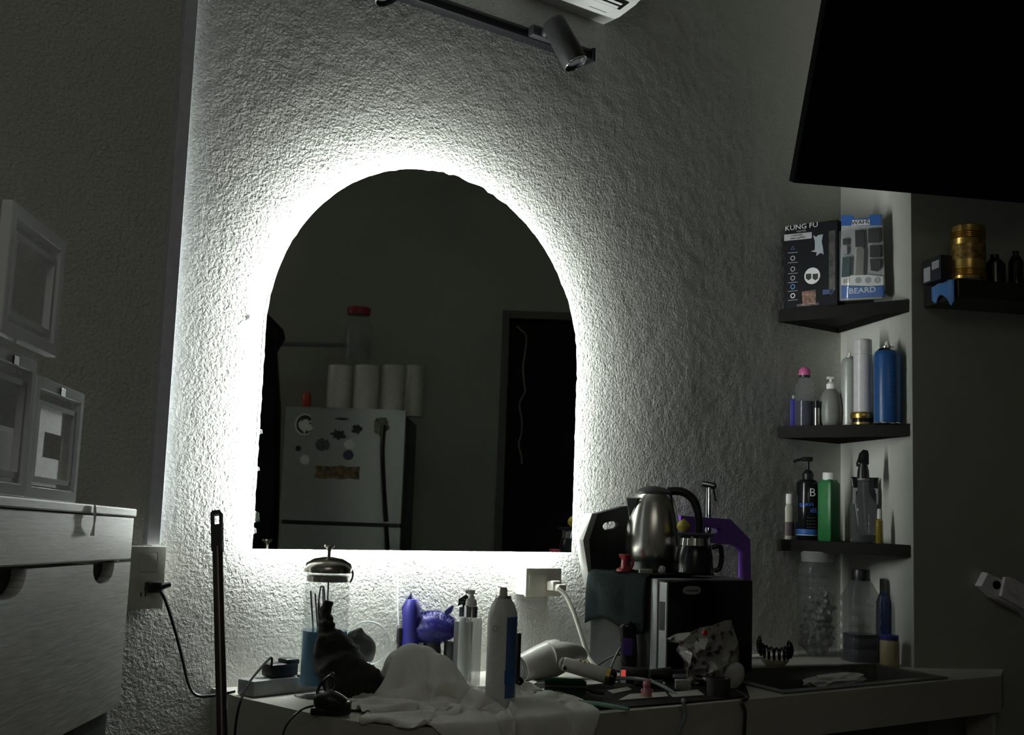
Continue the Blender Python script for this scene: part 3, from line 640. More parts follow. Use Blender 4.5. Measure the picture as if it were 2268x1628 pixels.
# blue cloth draped over shelf end
bm = B(); zz = zt-zb
grid = {}
for i in range(13):
    for j in range(15):
        u_ = i/12; v_ = j/14
        yy = -dm+.005+u_*(dm-.015)*.75
        if v_ < .45: x_ = .075*(1-v_/.45)-.004; z__ = zz+.003+.002*math.sin(u_*14+v_*8)
        else: x_ = -.006-.004*math.sin(u_*11+1); z__ = zz+.003-(v_-.45)/.55*(.06-.028*u_+.012*math.sin(u_*9))
        grid[i, j] = bm.verts.new((x_, yy, z__))
for i in range(12):
    for j in range(14): bm.faces.new((grid[i, j], grid[i+1, j], grid[i+1, j+1], grid[i, j+1]))
bc = link('blue_cloth', bm, mat('blue_cloth', (.05, .17, .45), .9, sheen=.3), None, True, (Wp[0], Wp[1], zb), A63-PI/2); md = bc.modifiers.new('s', 'SOLIDIFY'); md.thickness = .002
tag(bc, 'light blue cloth hanging over the left end of the right wall shelf', 'cloth')
for i, (px, w2, hh, lab) in enumerate(((2205, 22, 72, 'squat black bottle just right of the gold can'), (2252, 16, 84, 'black bottle at the right edge of the photo on the wall shelf'))):
    P = wsp(px, dm-.06)
    pbottle('black_bottle', lab, 'bottle', P, hh, ([(0, 0), (w2, 0), (w2, hh*.7), (w2*.6, hh*.85), (w2*.4, hh*.88), (0, hh*.88)], blackg), [('cap', [(w2*.42, hh*.88), (w2*.42, hh), (0, hh)], blackp, {})], z=zt)
# angled white device on right wall
fr = Frame(E0, A63-PI/2)
t = thing('wall_clip', 'white tilted plastic holder with a dark round hole on the right wall', 'holder', E0, A63-PI/2)
def w3(name, px, m, y0, y1, bev=0): bm = B(); prism(bm, [fr.pix(a, b) for a, b in px], y0, y1, bev=bev); return link(name, bm, m, t)
wdv = mat('device_white', (.62, .60, .64), .4)
w3('plate', [(2173, 1267), (2196, 1278), (2268, 1316), (2300, 1336), (2300, 1400), (2256, 1358), (2186, 1322), (2158, 1297)], wdv, -.03, 0, .002)
w3('raised_body', [(2205, 1276), (2218, 1276), (2268, 1304), (2268, 1340), (2255, 1351), (2196, 1318)], wdv, -.042, -.03, .002)
w3('lower_rail', [(2186, 1322), (2250, 1352), (2252, 1359), (2190, 1328)], mat('device_grey', (.3, .29, .34), .4), -.036, -.03)
a, b = fr.pix(2192, 1294); bm = B(); lathe(bm, [(.011, 0), (.011, .002), (.006, .0025), (0, .001)], 24, M=Matrix.Translation((a, -.030, b))@Matrix.Rotation(PI/2, 4, 'X')); link('round_hole', bm, blackg, t, True)
a, b = fr.pix(2222, 1313); text('smart', .016, pgrey, t, (a, -.0425, b), ry=math.radians(28))
# television
tv0 = onP(1757, 405, E0-d2*.22, d2)
tv = thing('television', 'large black television tilted down from the right wall', 'television', tv0, A63-PI/2)
th = math.radians(25)
Rt = Matrix.Rotation(th, 4, 'X')
def tvbox(name, x0, x1, y0, y1, z0, z1, m, bev=.002):
    bm = B(); box(bm, x0, x1, y0, y1, z0, z1, bev); bmesh.ops.transform(bm, matrix=Rt, verts=bm.verts[:]); return link(name, bm, m, tv)
scrm = mat('tv_screen', (.004, .004, .005), .55, spec=.08, var=0); tvb = mat('tv_bezel', (.005, .005, .006), .7, spec=.08)
tvbox('bezel', 0, .97, 0, .03, 0, .56, tvb); tvbox('screen', .008, .962, -.0008, .0, .012, .552, scrm, 0); tvbox('rear_housing', .2, .77, .03, .07, .08, .42, tvb, .01)
bm = B(); box(bm, .44, .53, -.05, .215, .19, .25); box(bm, .38, .59, .20, .219, .1, .34); link('wall_bracket', bm, blackm, tv)

# ------------------------------------------------------------------ left drawer cabinet and acrylic boxes
LA = math.radians(56.5+180)
K = atd(293, 1127, 1.72)
TI = math.radians(-1.4)
fr = Frame(K, LA, TI)
cab = thing('drawer_cabinet', 'grey wood-grain drawer cabinet at the left edge of the photo', 'cabinet', K, LA, tilt=TI)
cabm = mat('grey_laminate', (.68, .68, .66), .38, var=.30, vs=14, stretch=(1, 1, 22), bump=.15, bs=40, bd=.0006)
_, zl = fr.pix(290, 1145); _, zg = fr.pix(288, 1240); _, zb2 = fr.pix(263, 1560)
_, zg2 = fr.pix(288, 1244)
bm = B(); box(bm, -.004, .75, -.40, .006, zl, 0, .002); link('top_panel', bm, cabm, cab)
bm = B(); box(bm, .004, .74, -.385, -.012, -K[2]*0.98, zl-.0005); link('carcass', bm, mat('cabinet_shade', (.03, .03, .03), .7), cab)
bm = B(); box(bm, 0, .745, -.012, .004, zg+.001, zl-.001, .002); link('drawer', bm, cabm, cab)
# lower drawer front with scooped grips
def scoops(n=14):
    pts = [(0, zg2)]
    for px0, px1, pd in ((247, 200, 1293), (52, -30, 1328)):
        xa_, _ = fr.pix(px0, 1246); xb_, _ = fr.pix(px1, 1250); _, zd = fr.pix((px0+px1)/2, pd)
        dz = zg2-zd
        for i in range(n+1):
            a = PI*i/n; pts.append(((xa_+xb_)/2-(xb_-xa_)/2*math.cos(a), zg2-dz*math.sin(a)**.75))
    pts += [(.745, zg2), (.745, zb2), (0, zb2)]; return pts
bm = B(); prism(bm, scoops(), .004, -.012); link('drawer', bm, cabm, cab)
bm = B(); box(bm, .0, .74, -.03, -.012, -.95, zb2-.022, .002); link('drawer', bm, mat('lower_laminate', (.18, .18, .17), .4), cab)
bm = B(); tube(bm, [fr.pix(196, 1118)[:1]+(.008, fr.pix(196, 1118)[1]), fr.pix(194, 1150)[:1]+(.009, fr.pix(194, 1150)[1]), fr.pix(190, 1186)[:1]+(.008, fr.pix(190, 1186)[1])], [.0012, .002, .001, .003], 8); o = link('tape_strip', bm, mat('shiny_tape', (.9, .9, .9), .2), cab, True); o['label'] = 'shiny vertical tape strip on the drawer front'
# acrylic boxes: group on cabinet top
def abox(label, px_far, px_near, ytop_far, z_base, fy, white_front=False, group=None):
    xf, zt_ = fr.pix(px_far, ytop_far, fy); xn, _ = fr.pix(px_near, ytop_far, fy)
    h = zt_-z_base; L = xn-xf; W = .22
    o_ = fr.o+fr.R@np.array([xf, fy, z_base])
    t = thing('display_box', label, 'box', o_, LA, group, tilt=TI)
    th_ = .004
    bm = B(); box(bm, 0, L, -W, 0, 0, th_); box(bm, 0, L, -W, 0, h-th_, h); box(bm, 0, th_, -W, 0, th_, h-th_); box(bm, L-th_, L, -W, 0, th_, h-th_); box(bm, 0, L, -W, -W+th_, th_, h-th_); link('acrylic_shell', bm, clearp, t)
    e = .014; fm = mat('clear_frame', (.95, .96, 1.), .12, alpha=.9, var=0, spec=.8)
    bm = B(); frame_prism(bm, [(0, 0), (L, 0), (L, h), (0, h)], [(e, e), (L-e, e), (L-e, h-e), (e, h-e)], 0, .012)
    bmesh.ops.bevel(bm, geom=[x for x in bm.edges], offset=.0012, segments=1, affect='EDGES'); link('frame', bm, fm, t)
    bm = B(); frame_prism(bm, [(e+.006, e+.006), (L-e-.006, e+.006), (L-e-.006, h-e-.012), (e+.006, h-e-.012)], [(e+.012, e+.012), (L-e-.012, e+.012), (L-e-.012, h-e-.018), (e+.012, h-e-.018)], .002, .010); link('inner_rim', bm, fm, t)
    bm = B(); box(bm, e, L-e, .001, .003, e, h-e); link('door_panel', bm, mat('thin_clear', (.7, .72, .75), .05, alpha=.10, var=0, spec=.9), t)
    return t, L, h
zb0 = .0
t, L, h = abox('lower clear box with a speckled white insert on the cabinet', 168, 56, 872, .001, -.025)
bm = B(); frame_prism(bm, [(.022, .016), (L-.02, .016), (L-.02, h-.032), (.022, h-.032)], [(.052, .05), (L-.058, .05), (L-.058, h-.06), (.052, h-.06)], .0035, .006)
link('white_insert', bm, mat('speckled_card', (.88, .88, .86), .5, var=.18, vs=220), t)
bm = B(); box(bm, .04, L-.05, -.10, -.05, .01, h-.05, .01); link('inner_sleeve', bm, mat('brown_grey', (.16, .15, .14), .6, var=.4, vs=20, stretch=(10, 1, 1)), t)
bm = B(); box(bm, L*.45, L*.55, .0122, .0135, h-.014, h-.004, .001); link('catch', bm, blackp, t)
h_low = h
t, L, h = abox('lower clear box at the left edge of the photo', 60, -110, 800, .001, -.018)
bm = B(); box(bm, .05, L-.05, -.12, -.04, .006, h*.8, .01); link('pale_contents', bm, mat('pale_fabric', (.6, .58, .55), .8, bump=.6, bs=40, bd=.004), t)
bm = B(); box(bm, L*.3, L*.38, .0122, .0135, h-.014, h-.004, .001); link('catch', bm, blackp, t)
hh = max(h, h_low)+.002
t, L, h = abox('upper tall clear box stacked on the lower two boxes', 124, -6, 534, hh, .012)
bm = B(); blob(bm, (L*.35, -.06, .10), (.03, .02, .07), 3, .4, 2.5, 4); blob(bm, (L*.7, -.07, .08), (.05, .03, .06), 3, .5, 2.5, 8); link('pale_contents', bm, MATS['pale_fabric'], t, True)
bm = B(); blob(bm, (L*.6, -.10, .05), (.06, .04, .05), 3, .5, 2, 2); link('dark_contents', bm, charcoal, t, True)

# broom pole in front
p0 = atd(480, 1132, 1.78); p1 = atd(492, 1628, 1.66); dirp = p1-p0; p2 = p0+dirp*(p0[2]/-dirp[2]) if dirp[2] < 0 else p1
t = thing('broom_pole', 'upright dark brown pole with a hanging hole in front of the counter end', 'pole', (p2[0], p2[1], 0))
pl = lambda q: q-np.array([p2[0], p2[1], 0])
polem = mat('pole_brown', (.035, .02, .016), .3, var=.3, coat=.3)
bm = B(); tube(bm, [pl(p0+dirp*.17), pl(p2+np.array([0, 0, .005]))], .0078, 16, sp=False); link('shaft', bm, polem, t, True)
a_ = pl(p0); b__ = pl(p0+dirp*.19); d_ = b__-a_; L = np.linalg.norm(d_)
bm = B(); hw = .0082
loop_shape(bm, [(-hw, -L), (hw, -L), (hw, -.004), (hw*.7, 0), (-hw*.7, 0), (-hw, -.004)], [(-.0045, -.022), (.0045, -.022), (.0045, -.006), (-.0045, -.006)], -.006, .006)
zax = Vector((-d_/L)); o = link('hanging_end', bm, blackp, t)
ex_ = Vector((math.cos(VYAW), math.sin(VYAW), 0)); ez = zax; ey = ez.cross(ex_).normalized(); ex_ = ey.cross(ez)
o.matrix_local = Matrix(((ex_.x, ey.x, ez.x, a_[0]), (ex_.y, ey.y, ez.y, a_[1]), (ex_.z, ey.z, ez.z, a_[2]), (0, 0, 0, 1)))

# ------------------------------------------------------------------ mini fridge with towel and things on top
FY = -.30
f0 = onY(1478, 1284, FY); f1 = onY(1676, 1286, FY-.0)
fr_x0 = f0[0]; fr_w = f1[0]-f0[0]; FH = f0[2]-ZC; FD = .245; frz = math.radians(2)
t = thing('mini_fridge', 'black countertop mini fridge with a silver door edge right of the outlet', 'fridge', (f0[0], FY, ZC), frz)
bm = B(); box(bm, 0, fr_w, .05, FD, .006, FH, .006); link('body', bm, mat('fridge_body', (.035, .035, .036), .35), t, True)
bm = B(); box(bm, -.001, fr_w, .028, .049, .004, FH, .003); link('body_frame', bm, mat('silver_plastic', (.45, .46, .48), .35, metal=.3), t, True)
bm = B(); box(bm, 0, fr_w, .0, .024, .006, FH-.003, .004); link('door', bm, blackg, t, True)
bm = B(); box(bm, -.0015, .003, -.001, .022, .008, FH-.006, .001); link('door_edge', bm, MATS['silver_plastic'], t)
bm = B(); box(bm, -.0022, -.0012, .004, .02, FH*.5, FH*.78, .0003); link('grip_recess', bm, blackp, t)
bm = B(); lathe(bm, [(0, 0), (.0085, 0), (.0095, .0008), (.0085, .002), (0, .002)], 32, sx=3.1, sq=2.6, M=Matrix.Translation((fr_w*.27, 0, FH-.024))@Matrix.Rotation(PI/2, 4, 'X')); link('badge', bm, pgrey, t)
text('Continental', .008, ink, t, (fr_w*.27, -.0023, FH-.024))
fridge_T = Matrix.Translation((f0[0], FY, ZC))@Matrix.Rotation(frz, 4, 'Z')
FT = ZC+FH
# towel over fridge
bm = B(); W = fr_w
grid = {}
nI, nJ = 26, 34
for i in range(nI):
    for j in range(nJ):
        u_ = i/(nI-1); v_ = j/(nJ-1)
        y_ = .055+u_*(FD-.055)
        s_ = v_*(W*.75+.115)
        zz_ = .004*noise.noise(Vector((u_*5, v_*4, 0)))
        if s_ < W*.75: x_ = W*.75-s_; z__ = .0045+abs(zz_)*.6
        else: x_ = -.006-.007*abs(math.sin(u_*7+.6))*min(1, (s_-W*.75)/.04); z__ = .0035-(s_-W*.75)*(1.0+.12*math.sin(u_*6+.5)) 
        y2 = y_
        grid[i, j] = bm.verts.new((x_, y2, z__))
for i in range(nI-1):
    for j in range(nJ-1): bm.faces.new((grid[i, j], grid[i+1, j], grid[i+1, j+1], grid[i, j+1]))
tw = link('hand_towel', bm, mat('dark_green_towel', (.012, .017, .017), .95, spec=.1, bump=.8, bs=500, bd=.002), None, True, (f0[0], FY, FT), frz); md = tw.modifiers.new('s', 'SOLIDIFY'); md.thickness = .003; md.offset = 1
tag(tw, 'dark grey-green towel draped over the left side of the mini fridge', 'towel')
# things on the fridge
def onfr(px, py=1250, back=.15):
    Pn = np.array([f0[0], FY, 0])+np.array([-math.sin(frz), math.cos(frz), 0])*back; N = np.array([-math.sin(frz), math.cos(frz), 0]); q = onP(px, py, Pn, N); q[2] = FT+.009; return q
P = onfr(1445, back=.17); s = sc(P)
t = thing('electric_kettle', 'stainless steel electric kettle with black lid and handle on the mini fridge', 'kettle', P, VYAW)
bm = B(); lathe(bm, [(0, 0), (56*s, 0), (58*s, 2*s), (57*s, 20*s), (0, 20*s)], 48); link('base', bm, blackp, t, True)
bm = B(); lathe(bm, [(0, 20*s), (55*s, 20*s), (58*s, 24*s), (60.5*s, 55*s), (59*s, 90*s), (55*s, 120*s), (48*s, 150*s), (42*s, 165*s), (39*s, 169*s), (0, 169*s)], 56); link('body', bm, steel, t, True)
bm = B(); lathe(bm, [(40*s, 168*s), (39*s, 174*s), (30*s, 181*s), (12*s, 186*s), (0, 187*s)], 40); link('lid', bm, charcoal, t, True)
bm = B()
# V spout
vs = [bm.verts.new(Vector(p)*s) for p in ((-66, -16, 160), (-42, -32, 162), (-54, -18, 112), (-40, -20, 164), (-50, 4, 164), (-66, -12, 160))]
a0_, a1_, a2_, a3_, a4_, a5_ = vs
sp = B()
pts = {'tip': (-63, -14, 160), 'l': (-32, -34, 160), 'r': (-46, 14, 160), 'b': (-54, -16, 108)}
V = {k_: sp.verts.new(Vector(v_)*s) for k_, v_ in pts.items()}
sp.faces.new((V['tip'], V['b'], V['l'])); sp.faces.new((V['tip'], V['r'], V['b']))
bm.free()
o = link('spout', sp, steel, t); md = o.modifiers.new('s', 'SOLIDIFY'); md.thickness = .0015
bm = B(); vv = [bm.verts.new(Vector(p)*s) for p in ((-61, -14.6, 157), (-37, -33.6, 157), (-53.5, -17.2, 116))]; bm.faces.new(vv); o = link('spout_mesh', bm, blackm, t); md = o.modifiers.new('s', 'SOLIDIFY'); md.thickness = .0012; md.offset = -1
o.location = Vector((-.7*s, -1.2*s, 0))
bm = B(); tube(bm, [(30*s, 0, 176*s), (62*s, -4*s, 176*s), (88*s, -6*s, 158*s), (100*s, -8*s, 120*s), (100*s, -8*s, 75*s), (93*s, -8*s, 55*s)], [12*s, 12*s, 12*s, 11*s, 10*s, 9*s], 14, 8, flat=.8); link('handle', bm, blackp, t, True)
P = onfr(1384, back=.145); s = sc(P); rdm = mat('dull_red_plastic', (.22, .02, .03), .3)
t = thing('red_clip', 'small red clamp-shaped gadget left of the kettle on the fridge', 'clip', P, VYAW)
bm = B(); lathe(bm, [(0, 0), (19*s, 0), (19*s, 5*s), (14*s, 7*s), (9*s, 12*s), (8*s, 26*s), (12*s, 32*s), (14*s, 36*s), (13*s, 38*s), (0, 38*s)], 24); link('spool', bm, rdm, t, True)
bm = B(); tube(bm, [(10*s, 0, 33*s), (17*s, 0, 26*s), (17*s, 0, 14*s), (11*s, 0, 5*s)], 3*s, 8); link('loop', bm, rdm, t, True)
P = onfr(1430, back=.08); s = sc(P)
bm = B(); box(bm, -15*s, 15*s, -6*s, 6*s, 0, 9*s, 1.5*s); tag(link('folded_card', bm, mat('dim_card', (.38, .37, .33), .7), None, True, P, VYAW+.2), 'small beige folded packet in front of the kettle', 'packet')
P = onfr(1466, back=.07); bm = B(); blob(bm, (0, 0, 8*s), (9*s, 7*s, 8*s), 3, .5, 3, 5); tag(link('foil_ball', bm, mat('foil', (.7, .7, .7), .3, metal=.5), None, True, P), 'small crumpled shiny white foil in front of the kettle', 'foil')
P = onfr(1538, back=.055); s = sc(P)
t = thing('coffee_pot', 'dark glass coffee pot with a black handle right of the kettle', 'coffee pot', P, VYAW)
bm = B(); lathe(bm, [(0, 0), (40*s, 0), (42*s, 3*s), (40*s, 40*s), (36*s, 58*s), (34*s, 62*s), (0, 62*s)], 40); link('jug', bm, mat('smoky_glass', (.008, .010, .012), .2), t, True)
bm = B(); lathe(bm, [(35*s, 62*s), (33*s, 78*s), (36*s, 82*s), (0, 82*s)], 32); link('neck', bm, chrome, t, True)
bm = B(); lathe(bm, [(0, 82*s), (44*s, 83*s), (46*s, 86*s), (38*s, 89*s), (0, 90*s)], 32); link('lid', bm, blackp, t, True)
bm = B(); tube(bm, [(38*s, 0, 58*s), (56*s, 0, 62*s), (60*s, 0, 40*s), (56*s, 0, 14*s), (44*s, 0, 8*s)], 5.5*s, 10); link('handle', bm, blackp, t, True)
P2 = P+np.array([math.cos(VYAW), math.sin(VYAW), 0])*(-26*s); P2[2] += 90*s+.0006
bm = B(); lathe(bm, [(0, 0), (8*s, 1*s), (14*s, 8*s), (15*s, 14*s), (11*s, 22*s), (5*s, 26*s), (0, 29*s)], 24); tag(link('lemon', bm, mat('lemon_skin', (.42, .34, .06), .5, bump=.5, bs=300), None, True, P2), 'small yellow lemon sitting on the coffee pot lid', 'lemon')
# step-stool end panels behind
def stool(name, label, pts, hole, m, Y, yaw_=0, extra=None, thick=.03):
    frs = Frame((onY(1300, 1265, Y)[0], Y, FT-.05), yaw_)
    t = thing(name, label, 'panel', frs.o, yaw_)
    bm = B(); loop_shape(bm, [frs.pix(a, b) for a, b in pts], [frs.pix(a, b) for a, b in hole], 0, thick); link('panel', bm, m, t); return t, frs
def slot(x0, y0, x1, y1, r):
    out = []
    for i in range(7): a = PI/2+PI*i/6; out.append((x0+r*math.cos(a), y0-r*math.sin(a)))
    for i in range(7): a = -PI/2+PI*i/6; out.append((x1+r*math.cos(a), y1-r*math.sin(a)))
    return out
t, frs = stool('step_stool', 'black octagonal panel with a handle slot standing behind the kettle', [(1305, 1262), (1300, 1195), (1318, 1139), (1385, 1121), (1440, 1121), (1460, 1262), (1460, 1300), (1308, 1300)], slot(1344, 1166, 1364, 1162, 9), blackm, -.042, math.radians(0), thick=.018)
bm = B(); pe = [frs.pix(a, b) for a, b in ((1306, 1300), (1298, 1262), (1288, 1196), (1308, 1137), (1320, 1137), (1301, 1196), (1306, 1262), (1309, 1300))]; prism(bm, pe, -.006, .020); link('edge_rim', bm, mat('grey_rim', (.16, .16, .15), .5), t)
t, frs = stool('step_stool', 'purple frame panel with handle slot standing behind the coffee pot', [(1512, 1300), (1508, 1142), (1560, 1146), (1618, 1150), (1662, 1195), (1664, 1300), (1646, 1300), (1646, 1222), (1638, 1212), (1626, 1207), (1545, 1200), (1535, 1210), (1535, 1300)], slot(1566, 1174, 1592, 1176, 6), purple, -.05, math.radians(0), thick=.018)
# hand sprayer
q = onY(1570, 1140, -.025)
t = thing('hand_sprayer', 'black and chrome T-shaped hand sprayer behind the purple panel', 'sprayer', (q[0], -.020, q[2]-.10)); s = sc(q)
bm = B(); tube(bm, [(0, 0, 0), (0, 0, .10), (0, 0, .105+60*s)], [8*s, 8*s, 6*s], 14, sp=False); link('handle', bm, blackp, t, True)
bm = B(); tube(bm, [(-2.5*s, -6*s, .06), (-2.5*s, -6*s, .10+60*s)], 2*s, 8, sp=False); link('chrome_strip', bm, chrome, t, True)
zz = .10+64*s
bm = B(); tube(bm, [(-26*s, -3*s, zz+4*s), (20*s, 0, zz)], [6.5*s, 7.5*s], 16, sp=False); link('spray_head', bm, blackp, t, True)
bm = B(); tube(bm, [(-26.5*s, -8*s, zz+4*s), (12*s, -6*s, zz+1*s)], 2.6*s, 8, sp=False); link('head_highlight_trim', bm, chrome, t, True)
bm = B(); tube(bm, [(18*s, 0, zz-4*s), (22*s, 0, zz-20*s), (27*s, 0, zz-34*s)], 1.8*s, 8); link('trigger', bm, blackp, t, True)


# ------------------------------------------------------------------ far room seen in the mirror
dr = ray(640, 1100); dr[1] = -dr[1]; q = O2+dr*4.6
FR = Frame((q[0], q[1], 0), math.radians(36.8))
def mp(x, y, yl=0): return FR.pix(x, y, yl, True)
fx0 = mp(622, 1060)[0]; fx1 = mp(889, 1060)[0]; ftop = mp(765, 905)[1]; zsp = (mp(615, 1155)[1]+mp(885, 1165)[1])/2
fg = thing('refrigerator', 'tall grey refrigerator covered in stickers, seen in the mirror', 'refrigerator', FR.o, FR.rz)
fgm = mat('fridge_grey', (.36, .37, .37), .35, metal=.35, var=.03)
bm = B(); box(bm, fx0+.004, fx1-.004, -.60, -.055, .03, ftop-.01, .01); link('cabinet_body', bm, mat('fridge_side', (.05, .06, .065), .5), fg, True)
def fdoor(z0, z1, nm):
    bm = B(); n_ = 14; a = []
    for i in range(n_+1): u_ = i/n_; a.append((fx0+(fx1-fx0)*u_, .022*(1-(2*u_-1)**2)))
    lo = [bm.verts.new((x, y, z0)) for x, y in a]+[bm.verts.new((fx1, -.05, z0)), bm.verts.new((fx0, -.05, z0))]
    hi = [bm.verts.new((v.co.x, v.co.y, z1)) for v in lo]; k_ = len(lo)
    bm.faces.new(lo); bm.faces.new(hi)
    for i in range(k_): bm.faces.new((lo[i], lo[(i+1) % k_], hi[(i+1) % k_], hi[i]))
    bmesh.ops.recalc_face_normals(bm, faces=bm.faces[:]); return link(nm, bm, fgm, fg, True)
fdoor(zsp+.008, ftop, 'door'); fdoor(.06, zsp-.008, 'door')
bm = B(); box(bm, fx0+.01, fx1-.01, -.05, 0, zsp-.008, zsp+.008); link('door_gap', bm, blackp, fg)
hp = [(mp(848, 945, .03), .035), (mp(845, 1000, .05), .055), (mp(848, 1080, .05), .058), (mp(853, 1155, .04), .05)]
bm = B(); tube(bm, [(a[0], y, a[1]) for a, y in hp], [.02, .018, .018, .02], 10, flat=.5); link('handle', bm, blackp, fg, True)
hp = [(mp(853, 1166, .04), .05), (mp(856, 1215, .04), .055), (mp(856, 1300, .04), .04)]
bm = B(); tube(bm, [(a[0], y, a[1]) for a, y in hp], .018, 10, flat=.5); link('handle', bm, blackp, fg, True)
def sticker(px, py, rx, rz_, m, label=None, n_=24, jag=0, y=.0215, name='sticker', seed=0):
    a, b = mp(px, py, y); s_ = 4.6/F; u_ = (a-fx0)/(fx1-fx0); yy = .022*(1-(2*u_-1)**2)+.0005
    pts = [((rx*s_)*math.cos(2*PI*i/n_)*(1+jag*noise.noise(Vector((i*1.7, seed, 0)))), (rz_*s_)*math.sin(2*PI*i/n_)*(1+jag*noise.noise(Vector((i*1.3, seed+5, 0))))) for i in range(n_)]
    bm = B(); prism(bm, [(a+x, b+z) for x, z in pts], yy, yy+.002); o = link(name, bm, m, fg); 
    return o
sticker(672, 940, 22, 24, pwhite); sticker(672, 940, 19, 21, ink, y=.024); 
for o in [sticker(673, 941, 13, 15, pwhite, jag=1.2, seed=3)]: o.location.y = .003
for px, py, rx, rz_, m_, jg, sd in ((840, 944, 20, 19, mat('olive_print', (.18, .18, .12), .5, var=.6, vs=60), .6, 1), (788, 951, 12, 10, ink, .7, 2), (748, 963, 15, 9, ink, 1.2, 4), (713, 985, 15, 14, mat('grey_dark_print', (.08, .085, .08), .5, var=.5), .6, 6), (771, 985, 12, 11, pwhite, .4, 7), (769, 1008, 12, 11, mat('navy_print', (.04, .05, .11), .5), .1, 8), (657, 993, 6, 6, ink, 0, 9), (672, 1018, 10, 11, pwhite, .3, 10), (755, 928, 16, 2.5, ink, .2, 11)):
    sticker(px, py, rx, rz_, m_, jag=jg, seed=sd)
a, b = mp(745, 1046, .02); s_ = 4.6/F; bm = B()
prism(bm, [(a+x*s_, b+z*s_) for x, z in ((-50, -13), (-30, -16), (-10, -13), (10, -16), (30, -13), (50, -15), (48, 0), (50, 14), (20, 12), (5, 16), (-10, 12), (-50, 13), (-47, 0))], .0215, .024); link('lettered_magnet', bm, mat('orange_brown_print', (.16, .10, .05), .5, var=.7, vs=60), fg)
a, b = mp(905, 960); 
rollm = mat('paper_roll', (.62, .60, .56), .6, bump=.3, bs=50, bd=.003, coat=.5)
for i, (px, y_, w_) in enumerate(((747, -.09, 27), (806, -.09, 28), (866, -.10, 27), (913, -.30, 22))):
    a, _ = mp(px, 900, y_); tz_ = mp(px, 811, y_)[1]
    q = FR.o+FR.R@np.array([a, y_, ftop]); s2 = (4.6-y_)/F
    t = thing('paper_roll', ['left paper roll on the refrigerator in the mirror', 'middle paper roll, under the red-lidded jar in the mirror', 'right front paper roll on the refrigerator in the mirror', 'paper roll at the back right on the refrigerator in the mirror'][i], 'paper roll', q, FR.rz, 'paper rolls on the refrigerator')
    h = tz_-ftop; r_ = w_*s2
    bm = B(); lathe(bm, [(0, 0), (r_*.97, 0), (r_, .006), (r_, h-.006), (r_*.97, h), (r_*.3, h), (r_*.3, h-.02), (0, h-.02)], 36); link('roll', bm, rollm, t, True)
    if i == 1: jq = FR.o+FR.R@np.array([mp(787, 800, -.10)[0], -.10, tz_+.001]); jh = mp(787, 683, -.10)[1]-tz_
t = thing('jar', 'tall clear jar with a dull red lid standing on the paper rolls in the mirror', 'jar', jq, FR.rz); s2 = 4.7/F
bm = B(); lathe(bm, [(0, 0), (.050, 0), (.058, .01), (.058, jh*.7), (.048, jh*.82), (.044, jh*.88), (.042, jh*.88), (.046, jh*.80), (.055, jh*.69), (.055, .012), (0, .01)], 32); link('jar_body', bm, clearp, t, True)
bm = B(); lathe(bm, [(.047, jh*.88), (.048, jh*.99), (.045, jh), (0, jh)], 32); link('lid', bm, mat('jar_red', (.30, .02, .03), .45), t, True)
bm = B(); blob(bm, (0, 0, jh*.3), (.035, .035, jh*.25), 3, .7, 3, 9); link('crumpled_film', bm, frostp, t, True)
a = mp(676, 900, -.08)[0]; q = FR.o+FR.R@np.array([a, -.08, ftop])
bm = B(); lathe(bm, [(0, 0), (.017, 0), (.018, .004), (.018, .058), (.015, .064), (0, .064)], 24); tag(link('red_can', bm, mat('red_can', (.5, .05, .03), .3), None, True, q), 'tiny red can on the left of the refrigerator top in the mirror', 'can')
# black hanging coat at left of the reflection and rail
x0, z0_ = mp(560, 1215, -.2); x1, z1_ = mp(620, 700, -.2)
bm = B()
cpts = [mp(540, 690, -.2), mp(590, 695, -.2), mp(618, 725, -.2), mp(622, 745, -.2), mp(604, 775, -.2), mp(612, 900, -.2), mp(606, 1215, -.2), mp(600, 1290, -.2), mp(520, 1290, -.2)]
prism(bm, cpts, -.30, -.20, bev=.02); hc = link('hanging_coat', bm, mat('black_cloth', (.006, .006, .007), .95, bump=.5, bs=20, bd=.01), None, True, FR.o, FR.rz); tag(hc, 'black garment hanging at the left edge of the mirror reflection', 'coat')
ra, rb = mp(608, 764, -.5), mp(760, 764, -.5)
bm = B(); tube(bm, [(ra[0]-.2, -.5, ra[1]), (rb[0]+.1, -.5, rb[1])], .010, 10, sp=False); tag(link('wall_rail', bm, greyp, None, True, FR.o, FR.rz), 'thin pale rail on the back wall left of the jar in the mirror', 'rail')
# door frame + cord
fb = Frame(P_(0), math.radians(36.8)); 
bm = B(); box(bm, ds0-.035, ds0, -.12, .02, 0, dz1+.035, .003); box(bm, ds0, ds1, -.12, .02, dz1, dz1+.035, .003); struct(link('door_1', bm, mat('door_trim', (.10, .10, .09), .5), None, False, fb.o, fb.rz))
cp = [fb.pix(a, b, .03, True) for a, b in ((1141, 722), (1150, 730), (1163, 745), (1161, 775), (1156, 812), (1158, 845), (1160, 868), (1148, 895), (1153, 930), (1152, 960), (1146, 985), (1152, 1010), (1153, 1028))]
bm = B(); tube(bm, [(a, .03, b) for a, b in cp], .0042, 6, 5); tag(link('rope', bm, mat('pale_cord', (.22, .22, .20), .6), None, True, fb.o, fb.rz), 'pale wavy rope hanging in the dark doorway in the mirror', 'rope')

